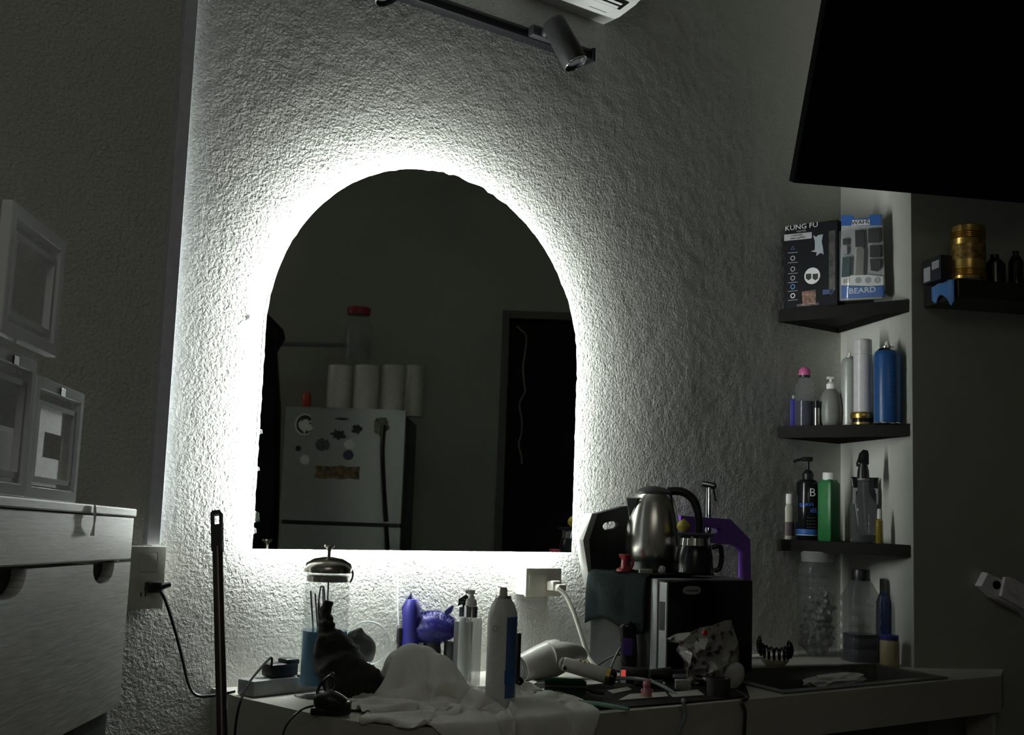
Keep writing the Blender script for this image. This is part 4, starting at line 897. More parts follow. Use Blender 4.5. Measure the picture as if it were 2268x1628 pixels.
# ------------------------------------------------------------------ things on the counter, left part
def C(px, py, z=ZC): return onZ(px, py, z)
def up3(px, py, base):          # point above `base` depth line at pixel
    r_ = ray(px, py); N = np.array([math.sin(-VYAW), math.cos(VYAW), 0]); return EYE+r_*(np.dot(np.array(base)-EYE, N)/np.dot(r_, N))
# power strip
P0 = C(512, 1545); P1 = C(668, 1532)
P0 = np.array([.94, -.115, ZC]); s = sc(P0)
t = thing('power_strip', 'grey power strip lying along the left end of the counter with plugs in it', 'power strip', P0, math.radians(12))
bm = B(); box(bm, 0, .20, -.025, .025, .0005, .030, .004); link('housing', bm, mat('strip_grey', (.28, .29, .29), .45), t, True)
for i in range(4):
    bm = B(); lathe(bm, [(.012, 0), (.012, .0008), (.009, .001), (0, .0005)], 16, (.035+i*.042, 0, .030)); link('socket', bm, charcoal, t, True)
for i, (px, py, lab, w_) in enumerate(((572, 1480, 'black adapter plugged into the left of the power strip', .03), (652, 1480, 'black plug half hidden left of the jar on the power strip', .018))):
    q = P0+np.array([.075 if i == 0 else .165, .015, .0312])
    t = thing('power_adapter', lab, 'adapter', q, math.radians(10))
    bm = B(); box(bm, -w_, w_, -.018, .018, 0, .024+.006*i, .004)
    if i == 0: box(bm, .004, w_+.004, -.016, .016, .02, .032, .004)
    link('adapter_body', bm, blackp, t, True)
    if i == 0:
        cq = [onY(601, 1480, -.12), onY(602, 1458, -.125), onY(594, 1462, -.13), onY(572, 1486, -.15), onY(548, 1518, -.18), onY(532, 1556, -.21), onY(523, 1598, -.22), onY(519, 1645, -.23)]
        bm = B(); tube(bm, [np.array(Matrix.Rotation(-math.radians(10), 3, 'Z'))@(c_-q) for c_ in cq], .0022, 8); link('cord', bm, blackm, t, True)
    else:
        bm = B(); tube(bm, [(-.01, -.01, .01), (-.03, -.02, .006), (-.06, -.03, .0), (-.075, -.02, .004)], .0024, 8); link('cord', bm, blackp, t, True)
# disinfectant jar
P = C(712, 1541); s = sc(P)
t = thing('disinfectant_jar', 'tall glass barber jar with a metal lid and blue liquid left of the towel', 'jar', P, VYAW)
bm = B(); lathe(bm, [(0, 0), (60*s, 0), (61*s, 5*s), (55*s, 22*s), (53*s, 60*s), (52*s, 250*s), (50*s, 258*s), (52*s, 266*s), (52*s, 276*s), (48*s, 276*s), (47*s, 260*s), (49*s, 250*s), (50*s, 60*s), (50*s, 26*s), (0, 25*s)], 56); link('glass', bm, glass, t, True)
bm = B(); lathe(bm, [(0, 26*s), (49*s, 27*s), (49*s, 142*s), (0, 142.2*s)], 48); link('liquid', bm, mat('blue_liquid', (.004, .14, .30), .12, var=0), t, True)
bm = B(); lathe(bm, [(54*s, 270*s), (55*s, 280*s), (50*s, 290*s), (32*s, 300*s), (10*s, 304*s), (0, 304*s)], 48); lathe(bm, [(46*s, 250*s), (46*s, 262*s), (40*s, 264*s), (0, 264*s)], 40); link('lid', bm, mat('worn_chrome', (.45, .42, .38), .22, metal=1), t, True)
bm = B(); lathe(bm, [(4*s, 303*s), (4*s, 316*s), (6*s, 322*s), (13*s, 328*s), (12*s, 331*s), (0, 331*s)], 24); link('knob', bm, MATS['worn_chrome'], t, True)
bm = B(); tube(bm, [(2*s, 0, 264*s), (2*s, 0, 30*s)], 2*s, 8, sp=False); link('lift_rod', bm, chrome, t, True)
bm = B(); tube(bm, [(50*s, 0, 284*s), (56*s, 0, 270*s), (54*s, 0, 256*s), (50*s, 0, 250*s)], 2*s, 8); link('lid_clasp', bm, charcoal, t, True)
toolm = mat('tool_steel', (.12, .12, .13), .3, metal=.8)
for i, (x0_, x1_, h0, w_) in enumerate(((-36, -24, 228, 6), (-26, -14, 222, 5), (-10, -2, 235, 4), (-18, -4, 205, 6), (6, 2, 200, 4))):
    bm = B(); tube(bm, [((x1_+4)*s, 4*s, 30*s), (x1_*s, 0, 120*s), (x0_*s, (-4+3*i)*s, h0*s)], [3*s, 3.4*s, w_*s], 8, flat=.4); link('metal_tool', bm, toolm, t, True)
bm = B()
for sx_ in (-1, 1): tube(bm, [(-8*s, -20*s, 140*s), ((-8+7*sx_)*s, -16*s, 190*s), ((-9+4*sx_)*s, -14*s, 234*s), (-9*s, -14*s, 238*s)], 1.8*s, 8)
link('metal_tool', bm, toolm, t, True)
# cloth simulation
def counter_edge(y): return np.interp(-y, [0, .11, .38, .49, .532, .545], [.925, .925, .978, 1.03, 1.09, 1.2])
def cloth(nu, nv, LU, LV, init, spheres, steps=260, it=7, zfloor=ZC+.004, seed=0):
    rng = np.random.RandomState(seed)
    U, V_ = np.meshgrid(np.linspace(0, 1, nu), np.linspace(0, 1, nv), indexing='ij')
    p = init(U, V_, rng).astype(float); v = np.zeros_like(p); hu = LU/(nu-1); hv = LV/(nv-1)
    fam = []
    for du, dv, k_ in ((1, 0, 1.), (0, 1, 1.), (1, 1, .7), (1, -1, .7), (2, 0, .06), (0, 2, .06)):
        L_ = math.hypot(du*hu, dv*hv); fam.append((du, dv, k_, L_))
    dt = .008
    for st in range(steps):
        v[..., 2] -= 9.8*dt; v *= .985; old = p.copy(); p = p+v*dt
        for _ in range(it):
            for du, dv, k_, L_ in fam:
                stp = max(du, abs(dv))
                for ph in range(2):
                    if du:
                        ia = np.arange(nu-du); ia = ia[(ia//du) % 2 == ph]; A_ = np.ix_(ia, np.arange(max(0, -dv), nv-max(0, dv))); B_ = np.ix_(ia+du, np.arange(max(0, -dv)+dv, nv-max(0, dv)+dv))
                    else:
                        ja = np.arange(nv-dv); ja = ja[(ja//dv) % 2 == ph]; A_ = np.ix_(np.arange(nu), ja); B_ = np.ix_(np.arange(nu), ja+dv)
                    a_ = p[A_]; b_ = p[B_]; d = b_-a_; l = np.linalg.norm(d, axis=-1, keepdims=True)+1e-9
                    c_ = d*(1-L_/l)*.5*k_; p[A_] = a_+c_; p[B_] = b_-c_
        hit = np.zeros(p.shape[:2], bool)
        for c_, r_ in spheres:
            d = p-np.array(c_); l = np.linalg.norm(d, axis=-1); m_ = l < r_
            p[m_] = np.array(c_)+d[m_]/l[m_][:, None]*r_; hit |= m_
        ins = (p[..., 0] > counter_edge(p[..., 1])) & (p[..., 1] > -.546) & (p[..., 2] < zfloor)
        dz = zfloor-p[..., 2]; dy = p[..., 1]+.546
        a_ = ins & (dz <= np.maximum(dy, .012)); b_ = ins & ~a_
        p[a_, 2] = zfloor; p[b_, 1] = -.546; hit |= ins
        p[hit, 0] = old[hit, 0]+(p[hit, 0]-old[hit, 0])*.12; p[hit, 1] = np.where(p[hit, 1] < -.53, p[hit, 1], old[hit, 1]+(p[hit, 1]-old[hit, 1])*.12); v = (p-old)/dt; v[hit, :] *= .5
        sp_ = np.linalg.norm(v, axis=-1, keepdims=True); v *= np.minimum(1, 2.0/(sp_+1e-9))
    return p
def grid_obj(name, p, m, th=.003, sub=1):
    nu, nv = p.shape[:2]; bm = B(); g = [[bm.verts.new(p[i, j]) for j in range(nv)] for i in range(nu)]
    for i in range(nu-1):
        for j in range(nv-1): bm.faces.new((g[i][j], g[i+1][j], g[i+1][j+1], g[i][j+1]))
    o = link(name, bm, m, None, True, angle=180); md = o.modifiers.new('s', 'SOLIDIFY'); md.thickness = th; md.offset = 1
    if sub: md = o.modifiers.new('u', 'SUBSURF'); md.levels = sub; md.render_levels = sub
    return o
tc_ = C(935, 1560)
def init_t(U, V_, rng):
    p = np.zeros(U.shape+(3,)); a = math.radians(-20); uu = (U-.5)*.36; vv = (V_-.5)*.28
    p[..., 0] = tc_[0]+.055+uu*math.cos(a)-vv*math.sin(a); p[..., 1] = tc_[1]-.075+uu*math.sin(a)+vv*math.cos(a)
    p[..., 2] = ZC+.15+.03*np.sin(U*10+V_*5+2*np.sin(V_*4))+.026*np.sin(V_*13-U*6+2*np.sin(U*5))+.012*np.sin(U*23+V_*16)+rng.rand(*U.shape)*.002; return p
sph = []
for px_, py_, r_, off_ in ((878, 1478, .026, .05), (905, 1466, .030, .03), (935, 1470, .026, .05), (968, 1490, .030, .02), (1005, 1530, .024, .0), (850, 1545, .018, -.02), (915, 1545, .022, -.03), (975, 1560, .020, -.04), (1040, 1572, .018, -.03), (800, 1572, .012, -.01)):
    q_ = up3(px_, py_, tc_); q_ = q_+np.array([.6, .8, 0])*off_
    for k_ in range(3): sph.append(((q_[0]+.006*k_, q_[1], max(ZC, q_[2]-.022*k_)), r_))
p = cloth(64, 52, .66, .54, init_t, sph)
tow = grid_obj('white_towel', p, mat('white_towel', (.85, .84, .79), .95, sheen=.25, bump=.9, bs=700, bd=.0025, var=.04)); tag(tow, 'crumpled white terry towel spilling over the front edge of the counter', 'towel')
# black cloth lump next to the jar
def lump(name, label, cat, pts, radii, m, base, seed=0, amp=.3, fr_=28, seg=26):
    P_l = [up3(px, py, base) for px, py in pts]; s_ = sc(base); bm = B(); tube(bm, P_l, [r_*s_ for r_ in radii], seg, 12, flat=1.0)
    for v_ in bm.verts:
        pass
    bm.normal_update()
    for v_ in bm.verts: v_.co += v_.normal*(noise.noise(v_.co*fr_+Vector((seed, 0, 0)))*amp*.03+noise.noise(v_.co*fr_*3+Vector((seed, 3, 0)))*amp*.010)
    return tag(link(name, bm, m, None, True, angle=180), label, cat)
bb = C(775, 1552)
bcl = mat('black_towel', (.013, .013, .014), .95, sheen=.15, bump=.8, bs=500, bd=.002)
lump('black_cloth', 'crumpled black cloth heaped between the glass jar and the white towel', 'cloth', [(728, 1336), (722, 1362), (722, 1392), (732, 1430), (752, 1470), (790, 1498), (830, 1512), (866, 1522)], [5, 13, 20, 40, 56, 50, 28, 6], bcl, bb, 2, .45, 34)
bg = C(800, 1540)
lump('grey_cloth', 'small scrunched grey cloth behind the black cloth', 'cloth', [(768, 1412), (790, 1412), (806, 1432), (812, 1465)], [6, 22, 20, 8], mat('grey_cloth', (.14, .15, .155), .9, bump=.5), bg, 5, .3)
# clear round disc
P = C(810, 1520); s = sc(P); q = up3(806, 1425, P)
t = thing('clear_disc', 'round clear plastic lid leaning behind the black cloth', 'lid', (P[0], P[1], ZC+.002), VYAW)
hz = q[2]-ZC-.002; Mx = Matrix.Translation((0, 0, hz))@Matrix.Rotation(PI/2+.12, 4, 'X'); R_ = 50*s
bm = B(); lathe(bm, [(R_*.93, -.003), (R_, -.003), (R_, .003), (R_*.93, .003), (R_*.93, -.003)], 56, M=Mx, cap=False); link('rim', bm, mat('clear_rim', (.7, .75, .74), .1, alpha=.6, var=0), t, True)
bm = B(); lathe(bm, [(0, -.001), (R_*.94, -.001), (R_*.94, .001), (0, .001)], 56, M=Mx); link('disc', bm, clearp, t)
# black clipper heap at counter edge
P = C(728, 1585); s = sc(P)
t = thing('hair_clipper', 'black hair clipper with coiled cord lying below the black cloth', 'clipper', P, VYAW)
bm = B(); tube(bm, [(-30*s, 0, 30*s), (0, -6*s, 34*s), (34*s, -4*s, 22*s)], [14*s, 24*s, 18*s], 14); box(bm, 22*s, 48*s, -18*s, 14*s, 4*s, 34*s, 4*s); box(bm, -40*s, 30*s, -14*s, 14*s, .5*s, 18*s, 5*s); link('body', bm, blackp, t, True)
bm = B(); tube(bm, [(-8*s, -4*s, 50*s), (-14*s, -4*s, 72*s), (2*s, -4*s, 86*s), (14*s, -4*s, 66*s), (-2*s, -6*s, 48*s), (-26*s, -6*s, 44*s), (-20*s, 0, 70*s), (6*s, 2*s, 92*s)], 3.4*s, 8); tube(bm, [(-34*s, 0, 20*s), (-60*s, -14*s, 12*s), (-84*s, -46*s, -16*s), (-90*s, -62*s, -60*s), (-92*s, -66*s, -140*s)], 2.6*s, 8); link('cord', bm, blackp, t, True)
# blue things
P = C(905, 1500); P[1] += .0; s = sc(P)
blm = mat('royal_blue', (.009, .007, .12), .5)
t = thing('blue_spray_bottle', 'royal blue bottle with a pointed dark nozzle behind the white towel', 'bottle', P, VYAW)
bm = B(); lathe(bm, [(0, 0), (20*s, 0), (21*s, 40*s), (21*s, 120*s), (24*s, 150*s), (15*s, 170*s), (0, 172*s)], 28, sx=.9); link('body', bm, blm, t, True)
bm = B(); prism(bm, [(-20*s, 138*s), (-22*s, 152*s), (-8*s, 176*s), (-2*s, 186*s), (2*s, 166*s), (14*s, 150*s), (20*s, 128*s), (-10*s, 122*s)], -10*s, 10*s, bev=1.5*s); link('nozzle', bm, mat('navy_nozzle', (.01, .012, .06), .35), t)
P = C(960, 1500); s = sc(P)
t = thing('neck_duster', 'fluffy blue neck duster on a dark stand behind the white towel', 'brush', P, VYAW)
bm = B(); lathe(bm, [(0, 0), (24*s, 0), (22*s, 40*s), (18*s, 80*s), (0, 82*s)], 24, (-6*s, 0, 0)); link('handle', bm, blackp, t, True)
bm = B(); lathe(bm, [(0, 0), (18*s, 0), (18*s, 78*s), (0, 80*s)], 20, (38*s, 4*s, 0)); link('stand_post', bm, blackp, t, True)
bm = B(); blob(bm, (-8*s, 0, 108*s), (58*s, 34*s, 33*s), 4, .12, 2, 1); link('brush_core', bm, blm, t, True)
bm = B(); rr = random.Random(3)
for i in range(5000):
    th_ = rr.uniform(0, 2*PI); cz_ = rr.uniform(-1, 1); sr = math.sqrt(1-cz_*cz_); d = Vector((sr*math.cos(th_), sr*math.sin(th_), cz_))
    b0 = Vector((-8*s+d.x*56*s, d.y*33*s, 108*s+d.z*32*s)); dd = (Vector((d.x, d.y, d.z*1.2)).normalized()+Vector((rr.uniform(-.4, .4), rr.uniform(-.4, .4), rr.uniform(-.4, .2)))).normalized()
    tt = dd.cross(Vector((rr.random(), rr.random(), rr.random()))).normalized()*.0005
    bm.faces.new((bm.verts.new(b0-tt), bm.verts.new(b0+tt), bm.verts.new(b0+dd*rr.uniform(5, 10)*s)))
o = link('bristles', bm, mat('blue_fluff', (.008, .006, .10), .9), t); o['kind'] = 'stuff'
bm = B(); prism(bm, [(22*s, 134*s), (34*s, 142*s), (40*s, 158*s), (34*s, 158*s), (18*s, 144*s)], -4*s, 4*s, bev=1*s); link('tip_clip', bm, MATS['navy_nozzle'], t)
# clear pump bottle + black pump behind
P = C(1036, 1536); s = sc(P)
t = thing('pump_bottle', 'slim clear pump bottle with a white pump head left of the tall spray can', 'bottle', P, VYAW)
bm = B(); lathe(bm, [(0, 0), (25*s, 0), (26*s, 3*s), (26*s, 160*s), (24*s, 166*s), (13*s, 168*s), (0, 168*s)], 36); link('body', bm, mat('clear_milky', (.6, .62, .62), .1, alpha=.5, var=0), t, True)
bm = B(); tube(bm, [(2*s, 0, 4*s), (0, 0, 166*s)], 1.8*s, 8, sp=False); link('dip_tube', bm, whitep, t, True)
bm = B(); lathe(bm, [(15*s, 166*s), (15*s, 190*s), (13*s, 192*s), (0, 192*s)], 28); link('collar', bm, chrome, t, True)
bm = B(); lathe(bm, [(13*s, 191*s), (12*s, 204*s), (7*s, 208*s), (5*s, 216*s), (8*s, 218*s), (8*s, 226*s), (0, 226*s)], 20); box(bm, -14*s, 0, -4*s, 4*s, 217*s, 225*s, 1.5*s); link('pump_head', bm, whitep, t, True)
P = C(1022, 1506); s = sc(P)
t = thing('pump_bottle', 'bottle with a shiny black pump just behind the clear pump bottle', 'bottle', P, VYAW)
bm = B(); lathe(bm, [(0, 0), (21*s, 0), (21*s, 128*s), (10*s, 138*s), (0, 138*s)], 28); link('body', bm, charcoal, t, True)
bm = B(); lathe(bm, [(11*s, 138*s), (11*s, 158*s), (4*s, 160*s), (4*s, 170*s), (0, 170*s)], 20); box(bm, -14*s, 12*s, -6*s, 6*s, 168*s, 178*s, 3*s); prism(bm, [(-16*s, 160*s), (-10*s, 178*s), (4*s, 188*s), (10*s, 180*s), (-2*s, 166*s)], -5*s, 5*s, bev=1*s); link('pump_head', bm, blackg, t, True)
# tall spray can
def arc_patch(par, m, r_, z0, z1, a0, a1, n_=16, name='label_patch'):
    bm = B(); ring = []
    for i in range(n_+1):
        a = a0+(a1-a0)*i/n_; ring.append((bm.verts.new((r_*math.cos(a), r_*math.sin(a), z0)), bm.verts.new((r_*math.cos(a), r_*math.sin(a), z1))))
    for a, b in zip(ring[:-1], ring[1:]): bm.faces.new((a[0], b[0], b[1], a[1]))
    bmesh.ops.recalc_face_normals(bm, faces=bm.faces[:]); return link(name, bm, m, par, True)
P = C(1106, 1573); s = sc(P)
t, s = pbottle('spray_can', 'tall white and blue spray can in the middle of the counter', 'can', P, 270, ([(0, 0), (31, 0), (33, 3), (33, 200), (32, 214), (26, 232), (17, 244), (16, 248), (0, 248)], mat('can_white', (.62, .62, .62), .35), dict(seg=48)), [('shoulder_ring', [(17, 243), (19, 246), (17, 250), (0, 250)], steel, dict(seg=32)), ('nozzle', [(9, 249), (9, 262), (7, 268), (0, 268)], mat('pale_nozzle', (.5, .48, .42), .4), {}), ('base_rim', [(32, 0), (34, 2), (33, 5)], steel, dict(seg=48))], z=ZC)
arc_patch(t, mat('can_blue', (.045, .10, .24), .35), 33.3*s, 30*s, 205*s, math.radians(-72), math.radians(10)); arc_patch(t, mat('can_blue2', (.03, .09, .28), .35), 33.5*s, 60*s, 90*s, math.radians(-75), math.radians(10))
text('o', 26*s, pgrey, t, (-15*s, -32.5*s, 182*s), bend=33*s); 
for i in range(7): text('- - -', 8*s, pgrey, t, (-14*s, -33*s, (150-i*14)*s), bend=33*s, name='small_print')
P = C(1141, 1535); s = sc(P)
bm = B(); lathe(bm, [(0, 0), (10*s, 0), (10*s, 128*s), (8*s, 131*s), (0, 131*s)], 24, sx=.9); tag(link('black_tube', bm, blackp, None, True, P), 'thin black tube half hidden right of the tall spray can', 'tube')

# ------------------------------------------------------------------ hair dryer, straightener
def axis_lathe(name, prof, p0_, p1_, m, par=None, seg=36, cap=True, flat=None):
    p0v, p1v = Vector([float(a) for a in p0_]), Vector([float(a) for a in p1_]); d = p1v-p0v; L_ = d.length
    bm = B(); lathe(bm, [(r_, z*L_) for r_, z in prof], seg, cap=cap, M=Matrix.Translation(p0v)@d.to_track_quat('Z', 'Y').to_matrix().to_4x4()); return link(name, bm, m, par, True)
hb = C(1200, 1505); s = sc(hb)
dryw = mat('dryer_white', (.36, .35, .32), .35, var=.03)
t = thing('hair_dryer', 'white hair dryer lying behind the straightener on the counter', 'hair dryer', hb, VYAW)
lp = lambda px, py, yo=0: tuple(np.array(Matrix.Rotation(-VYAW, 3, 'Z'))@(up3(px, py, hb)-hb)+np.array([0, yo, 0]))
a0 = lp(1154, 1476, -.03); a1 = lp(1246, 1455, .03)
axis_lathe('barrel', [(24*s, 0), (27*s, .0), (29*s, .04), (37*s, .45), (41*s, .75), (38*s, .92), (24*s, 1.02), (0, 1.04)], a0, a1, dryw, t)
axis_lathe('nozzle_grille', [(0, .015), (15*s, .01), (15.5*s, -.015), (17*s, .01), (22*s, .01), (23*s, -.01), (25*s, -.01)], a0, a1, blackp, t)
bm = B(); tube(bm, [lp(1215, 1452), lp(1250, 1448, .02), lp(1278, 1450, .05), lp(1292, 1462, .07)], [36*s, 30*s, 22*s, 16*s], 20, flat=.8); link('rear_body', bm, dryw, t, True)
sb = C(1300, 1520); s = sc(sb)
t = thing('hair_straightener', 'white straightener handle with gold end ring and grey cord', 'straightener', sb, VYAW)
lp = lambda px, py, yo=0: tuple(np.array(Matrix.Rotation(-VYAW, 3, 'Z'))@(up3(px, py, sb)-sb)+np.array([0, yo, 0]))
a0 = lp(1248, 1470, .0); a1 = lp(1342, 1494, -.02)
bm = B(); tube(bm, [a0, lp(1251, 1471), lp(1295, 1482, -.01), a1], [13*s, 16*s, 17*s, 18*s], 20, flat=.95); link('handle', bm, dryw, t, True)
axis_lathe('gold_ring', [(18.5*s, 0), (19*s, 0), (19*s, 1), (18*s, 1)], a1, lp(1350, 1496, -.022), gold, t)
axis_lathe('end_cap', [(17*s, 0), (18*s, 0), (17.5*s, .7), (10*s, 1), (0, 1)], lp(1350, 1496, -.022), lp(1362, 1499, -.025), blackg, t)
for i in range(3):
    q_ = lp(1285+i*9, 1462+i*2.5, -.012); bm = B(); blob(bm, q_, (3*s, 3*s, 3*s), 2, 0); link('gold_button', bm, gold, t, True)
q_ = lp(1250, 1477, -.0165); bm = B(); blob(bm, q_, (4.5*s, 3*s, 5*s), 2, 0); link('dark_button', bm, blackg, t, True)
bm = B(); pts = [lp(1362, 1499, -.025), lp(1395, 1498, -.03), lp(1430, 1500, -.05), lp(1465, 1512, -.08), lp(1495, 1530, -.13)]
e1 = onY(1512, 1552, -.56); e2 = onY(1518, 1580, -.565); e3 = onY(1507, 1612, -.565); e4 = onY(1488, 1650, -.565)
inv = lambda P: tuple(np.array(Matrix.Rotation(-VYAW, 3, 'Z'))@(np.array(P)-sb))
tube(bm, pts+[inv(e1), inv(e2), inv(e3), inv(e4)], .0036, 10); link('cord', bm, mat('grey_cord', (.18, .2, .2), .4), t, True)

# ------------------------------------------------------------------ flat things and brushes on the counter
def flat(name, label, cat, pts, m, z0=.0005, th=.002, group=None):
    P_f = [C(a, b, ZC+z0) for a, b in pts]; c_ = np.mean(P_f, 0); bm = B()
    lo = [bm.verts.new((p_[0]-c_[0], p_[1]-c_[1], 0)) for p_ in P_f]; hi = [bm.verts.new((p_[0]-c_[0], p_[1]-c_[1], th)) for p_ in P_f]
    bm.faces.new(lo); bm.faces.new(hi); n_ = len(lo)
    for i in range(n_): bm.faces.new((lo[i], lo[(i+1) % n_], hi[(i+1) % n_], hi[i]))
    bmesh.ops.recalc_face_normals(bm, faces=bm.faces[:]); o = link(name, bm, m, None, False, (c_[0], c_[1], ZC+z0)); return tag(o, label, cat, group)
flat('work_mat', 'thin black rubber mat under the clutter on the counter', 'mat', [(1160, 1586), (1500, 1560), (1660, 1545), (1640, 1488), (1480, 1490), (1160, 1520)], mat('rubber_black', (.008, .008, .008), .95, spec=.1), .0004, .003)
cardm = mat('pale_card', (.40, .39, .35), .6)
flat('paper_card', 'pale card lying on the black mat behind the pink bear', 'card', [(1368, 1552), (1480, 1543), (1474, 1533), (1395, 1538)], cardm, .004, .001)
flat('paper_card', 'pale card lying under the hair dryer nozzle', 'card', [(1142, 1520), (1182, 1506), (1190, 1512), (1150, 1530)], cardm, .004, .001)
flat('paper_card', 'small pale card left of the pink bear behind the brush', 'card', [(1345, 1530), (1390, 1522), (1400, 1528), (1358, 1537)], cardm, .004, .001)
flat('paper_card', 'pale card poking out between hair dryer and straightener', 'card', [(1285, 1508), (1340, 1502), (1370, 1512), (1300, 1518)], cardm, .004, .001)
flat('paper_card', 'narrow pale card at the front edge of the black mat', 'card', [(1150, 1580), (1300, 1570), (1300, 1574), (1152, 1584)], cardm, .004, .001)
flat('paper_card', 'pale card right of the pink bear under the grey cord', 'card', [(1480, 1535), (1545, 1528), (1560, 1540), (1490, 1545)], cardm, .004, .001)
# round brush
def bristle_brush(label, pxa, pxb, rad, m, dens, nm='round_brush', handle=None, hm=None):
    base = C((pxa[0]+pxb[0])/2, (pxa[1]+pxb[1])/2+rad); s_ = sc(base)
    A_ = up3(*pxa, base); B_ = up3(*pxb, base); A_[2] = B_[2] = ZC+.004+rad*s_; t_ = thing(nm, label, 'brush', base)
    bm = B(); tube(bm, [A_-base, B_-base], rad*.5*s_, 14, sp=False); link('barrel', bm, blackp, t_, True)
    bm = B(); rr = random.Random(5); ax_ = Vector((B_-A_)); L_ = ax_.length; ax_.normalize(); n1 = ax_.cross(Vector((0, 0, 1))).normalized(); n2 = ax_.cross(n1)
    for i in range(int(dens)):
        k_ = i/dens; a = i*2.4; dd = n1*math.cos(a)+n2*math.sin(a); c_ = Vector(A_-base)+ax_*(L_*k_)
        tt = ax_*.0005; p1 = c_+dd*rad*.5*s_; p2_ = c_+dd*rad*s_*min(1, .72+2.5*k_, .72+2.5*(1-k_))
        bm.faces.new([bm.verts.new(x_) for x_ in (p1-tt, p1+tt, p2_+tt, p2_-tt)])
    o = link('bristles', bm, m, t_); o['kind'] = 'stuff'
    if handle:
        bm = B(); tube(bm, [B_-base]+[up3(*h_, base)-base for h_ in handle], [5*s_, 6*s_, 5*s_], 12); link('handle', bm, hm or blackp, t_, True)
    return t_
bristle_brush('round brush with dark green bristles lying in front of the hair dryer', (1206, 1524), (1298, 1530), 19, mat('green_bristle', (.02, .10, .07), .4), 1500, handle=[(1320, 1532), (1338, 1534)])
P = C(1290, 1560)
bm = B(); tube(bm, [C(1200, 1540, ZC+.010), C(1225, 1547, ZC+.008), C(1280, 1553, ZC+.009), C(1330, 1560, ZC+.010), C(1393, 1571, ZC+.008)], [.002, .0035, .003, .0045, .0035], 10); 
t = thing('comb_handle', 'thin green-handled comb lying along the front of the counter', 'comb', (0, 0, 0)); link('handle', bm, mat('sage_plastic', (.16, .30, .24), .25, coat=.4), t, True)
bm = B(); q_ = C(1192, 1536, ZC+.01); lathe(bm, [(.009, 0), (.012, 0), (.012, .006), (.009, .006), (.009, 0)], 24, q_, cap=False); link('ring_end', bm, chrome, t, True)
P = C(1144, 1535); s = sc(P); t = thing('round_comb', 'black round-ended tool with white tip beside the tall spray can', 'tool', P, VYAW)
bm = B(); blob(bm, (2*s, 0, 18*s), (16*s, 10*s, 18*s), 3, .1); link('head', bm, blackg, t, True)
bm = B(); tube(bm, [(12*s, 0, 12*s), (50*s, 4*s, 6*s)], [7*s, 4*s], 10, sp=False); link('white_tip', bm, whitep, t, True)
# pink bear
P = C(1432, 1548); s = sc(P); t = thing('pink_figure', 'tiny pink bear-shaped figure on the counter', 'figurine', P, VYAW)
pk = mat('pink_rubber', (.48, .20, .24), .5)
bm = B(); lathe(bm, [(0, 0), (10*s, 0), (12*s, 6*s), (11*s, 16*s), (7.5*s, 24*s), (9*s, 29*s), (9*s, 35*s), (5*s, 41*s), (0, 42*s)], 20); link('body', bm, pk, t, True)
for sx_ in (-1, 1):
    bm = B(); blob(bm, (sx_*7*s, 0, 40*s), (3*s, 2*s, 3*s), 2, 0); link('ear', bm, pk, t, True)
    bm = B(); blob(bm, (sx_*11*s, -4*s, 18*s), (3*s, 3*s, 5*s), 2, 0); link('arm', bm, pk, t, True)
# black cup, white paddle
P = C(1591, 1544); s = sc(P); t = thing('black_cup', 'small black cylindrical cup near the right end of the clutter', 'cup', P)
bm = B(); lathe(bm, [(0, 0), (25*s, 0), (26*s, 2*s), (26*s, 42*s), (23*s, 42*s), (22*s, 5*s), (0, 4*s)], 36); link('cup', bm, charcoal, t, True)
P = C(1625, 1528); s = sc(P)
bm = B(); blob(bm, (0, 0, 0), (22*s, 9*s, 32*s), 3, .08, 2, rot=Matrix.Rotation(math.radians(25), 3, 'Y')); tag(link('white_scoop', bm, mat('dull_white', (.40, .39, .38), .5), None, True, (P[0], P[1], ZC+.0275), VYAW), 'rounded white plastic scoop leaning right of the black cup', 'scoop')
# clipper standing before the fridge
P = C(1392, 1502); s = sc(P)
t = thing('hair_clipper', 'tall black clipper standing upright in front of the mini fridge', 'clipper', P, VYAW)
bm = B(); tube(bm, [(-2*s, 0, 1*s), (0, 0, 30*s), (-2*s, 0, 80*s), (-6*s, 0, 112*s), (-8*s, 0, 120*s)], [9*s, 11*s, 11*s, 10*s, 6*s], 18, flat=1.7); link('body', bm, blackg, t, True)
bm = B(); box(bm, -16*s, 6*s, -12*s, -10.6*s, 50*s, 88*s, 1*s); link('violet_panel', bm, mat('deep_violet', (.05, .03, .16), .35), t)
# power brick with red switch
P = C(1395, 1515); s = sc(P)
t = thing('power_block', 'black power block with a glowing red switch behind the straightener cord', 'adapter', P, VYAW)
bm = B(); box(bm, -22*s, 40*s, -14*s, 14*s, .5*s, 36*s, 4*s); link('block', bm, blackp, t, True)
bm = B(); box(bm, -21*s, -11*s, -15.5*s, -13.8*s, 16*s, 32*s, .8*s); link('switch', bm, mat('red_glow', (1., .12, .10), .4, emit=.35, var=0), t)
bm = B(); box(bm, -21.5*s, -10.5*s, -15*s, -13.6*s, 3*s, 14*s, .6*s); link('switch_label', bm, pwhite, t)
